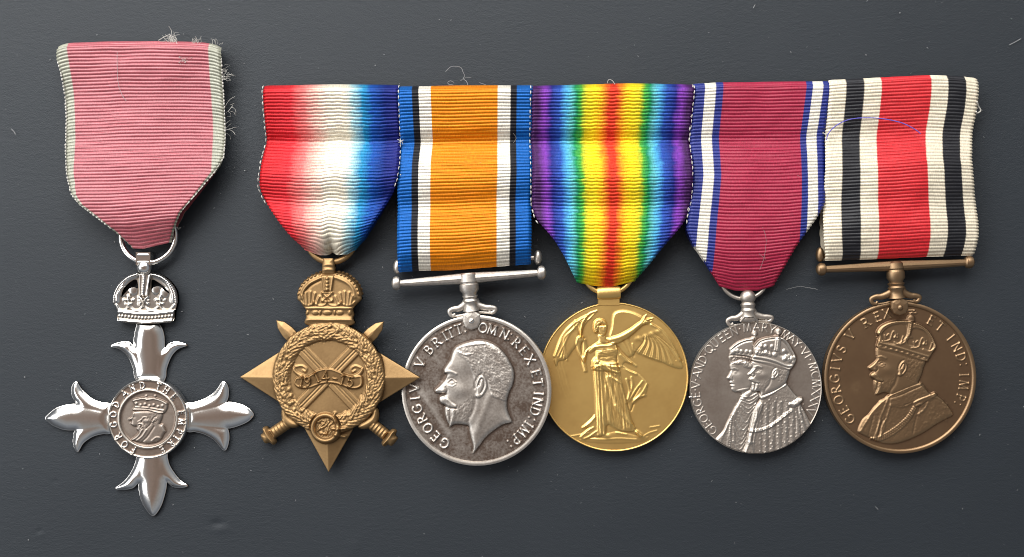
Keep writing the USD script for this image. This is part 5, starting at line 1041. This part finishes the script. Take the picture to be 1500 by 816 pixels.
for x_, w_ in ((555, 3), (620, 5.5), (655, 2), (708, 7), (762, 2), (800, 5.5), (875, 3)): R.blob(*s1([(x_, 440)])[0], w_, 3.6, 2.4, hard=True)
# hilts
for sg, g, pm in ((1, [(360, 350), (385, 335), (420, 395), (480, 440), (488, 475), (440, 488), (395, 470), (362, 425)], ((405, 452), (238, 565))), (-1, [(1080, 350), (1052, 335), (1020, 395), (945, 445), (930, 478), (975, 492), (1030, 472), (1078, 425)], ((1030, 455), (1180, 572)))):
    layer(s2(g), 6, 8.5, 8, 2, True)
    (ax, ay), (bx, by) = (s2([p_])[0] for p_ in pm); dx, dy = bx - ax, by - ay; l_ = math.hypot(dx, dy); dx, dy = dx / l_, dy / l_; nx, ny = -dy, dx
    P_ = lambda t, w: (ax + dx * t + nx * w, ay + dy * t + ny * w)
    layer([P_(-4, 8.5), P_(l_ * .75, 8.5), P_(l_ * .75, -8.5), P_(-4, -8.5)], 3, 9.5, 8.5, 2)
    for t in np.arange(3, l_ * .72, 5.2): R.ridge([P_(t, -8), P_(t, 8)], 1.6, 1.5, label=2)
    layer([P_(l_ * .70, 9), P_(l_ * .76, 14), P_(l_ * .90, 15), P_(l_ * .98, 9), P_(l_ * 1.12, 7), P_(l_ * 1.13, -6), P_(l_ * .98, -9), P_(l_ * .90, -15), P_(l_ * .76, -14), P_(l_ * .70, -9)], 3, 10.5, 10, 2, True)
    R.ridge([P_(l_ * .84, -13), P_(l_ * .84, 13)], 2.0, 2.2, label=2)
R.T += .15 + .24 * (meshkit.fbm(np.stack([R.X / 26, R.Y / 26, 0 * R.X], -1), 3, 14) * 2 - 1)
R.emit(th, {1: ('star_body', 'bronze'), 2: ('swords', 'bronze'), 3: ('wreath', 'bronze'), 4: ('crown', 'bronze'), 5: ('scroll', 'bronze'), 6: ('cypher', 'bronze'), 7: ('date', 'bronze')}, z0=0, tilt=T2, skirt=lambda x: np.maximum(0, (x - 349) * T2[1]) + .4, tarnish=(2.4, .45))
ring = [(484.5 + 35 * math.cos(a), 350 + 34 * math.sin(a), 13 + 3 * math.sin(a)) for a in np.linspace(0, 2 * np.pi, 72, endpoint=False)]
th.part('ring', tube(ring, 4.4, 12, True), 'bronze', smooth=True)
sl = [(387, 122), (388, 166), (389.6, 199), (386.5, 232), (383.8, 276), (388, 289), (397, 304), (428, 346), (450, 368), (455, 373)]
sr = [(584.5, 122), (585, 166), (586, 206), (586, 240), (585, 262), (579, 280), (557, 317), (534, 352), (519, 366), (515, 371)]
def pinch(X, Y, Tt, Vv): return -6.0 * np.exp(-((X - 486) / 5.5) ** 2) * np.clip((Y - 340) / 26, 0, 1) ** 1.5 + 3.0 * np.exp(-((np.abs(X - 486) - 15) / 11) ** 2) * np.clip((Y - 335) / 25, 0, 1)
rib_, zat = ribbon(th, 'silk_star', sl, sr, [(0, 125), (.5, 123), (1, 124)], [(0, 366), (.3, 374), (.46, 374), (.53, 369), (.65, 374), (.85, 373), (1, 366)],
       [(123, 8), (126, 19), (131, 27), (145, 27), (188, 18), (197, 14), (205, 9), (211, 10.5), (223, 20), (243, 32), (260, 38), (275, 36), (292, 30), (299, 30), (318, 39), (332, 42), (350, 37), (364, 28), (373, 17)],
       ufun=lvl(([(387, 122), (389.6, 199), (383.8, 276), (384, 300), (408, 374)], [(584.5, 122), (586, 206), (585, 300), (560, 374)])), pfun=lambda X, Y, Tt, Vv: .05 * np.sin(2 * np.pi * X / 17) * np.exp(-((Tt - .5) / .42) ** 6) - 2.6 * np.exp(-((X - 486) / 16) ** 2) * np.clip((Y - 325) / 40, 0, 1) ** 2, jit=.035, zfun=pinch, seed=6)
stitches(th, [(386, 124), (387, 166), (388.5, 199), (385, 232), (382, 276), (387, 290), (394, 303)], zat, rib_, seed=21)
stitches(th, [(584.5, 124), (586, 206), (587, 240), (584, 264), (577, 283)], zat, rib_, seed=22)
stitches(th, [(590, 212), (590, 240), (588, 262), (583, 280)], lambda y: zat(y) - 6, rib_, seed=23)
for q_ in ([(582, 204, 17), (587, 206, 17.5), (591, 205, 16)], [(584, 209, 17), (588, 207, 18), (590, 211, 16)], [(586, 203, 16), (587, 208, 18), (586, 213, 16)]): hair(th, q_, .6, 'white_thread', 'loose_thread')

# ================================================================== dust and lint on the card
rnd = random.Random(11); ms = []
for i in range(200):
    x, y = rnd.uniform(0, 1500), rnd.uniform(0, 816); s_ = rnd.choice([.45, .55, .7, 1.0]) * rnd.uniform(.7, 1.2)
    if rnd.random() < .5:
        a = rnd.uniform(0, 6.28); l = rnd.uniform(.8, 3.2); b = rnd.uniform(-.35, .35); P = [(x, y, .6), (x + l * .5 * math.cos(a), y + l * .5 * math.sin(a), 1.0), (x + l * math.cos(a + b), y + l * math.sin(a + b), .6)]
        ms.append(tube(P, .22 * s_ + .12, 4))
    else: ms.append(ball(x, y, .2, .75 * s_, sub=1))
for pts in ([(1478, 66), (1486, 62), (1495, 57)], [(17, 189), (21, 193), (23, 197)], [(1282, 742), (1286, 746)], [(1103, 12), (1106, 7)]): ms.append(tube([(x, y, .8) for x, y in pts], .38, 5))
v = join(*ms); V = np.asarray(v.vertices); write_mesh('/World/lint', np.stack([(V[:, 0] - 750) * U, (V[:, 1] + 408) * U, V[:, 2] * U], 1), v.faces, None, 'pale_lint')
p = stage.GetPrimAtPath('/World/lint'); p.SetCustomDataByKey('label', 'tiny pale specks of dust and lint scattered over the dark card'); p.SetCustomDataByKey('category', 'lint'); p.SetCustomDataByKey('kind', 'stuff')
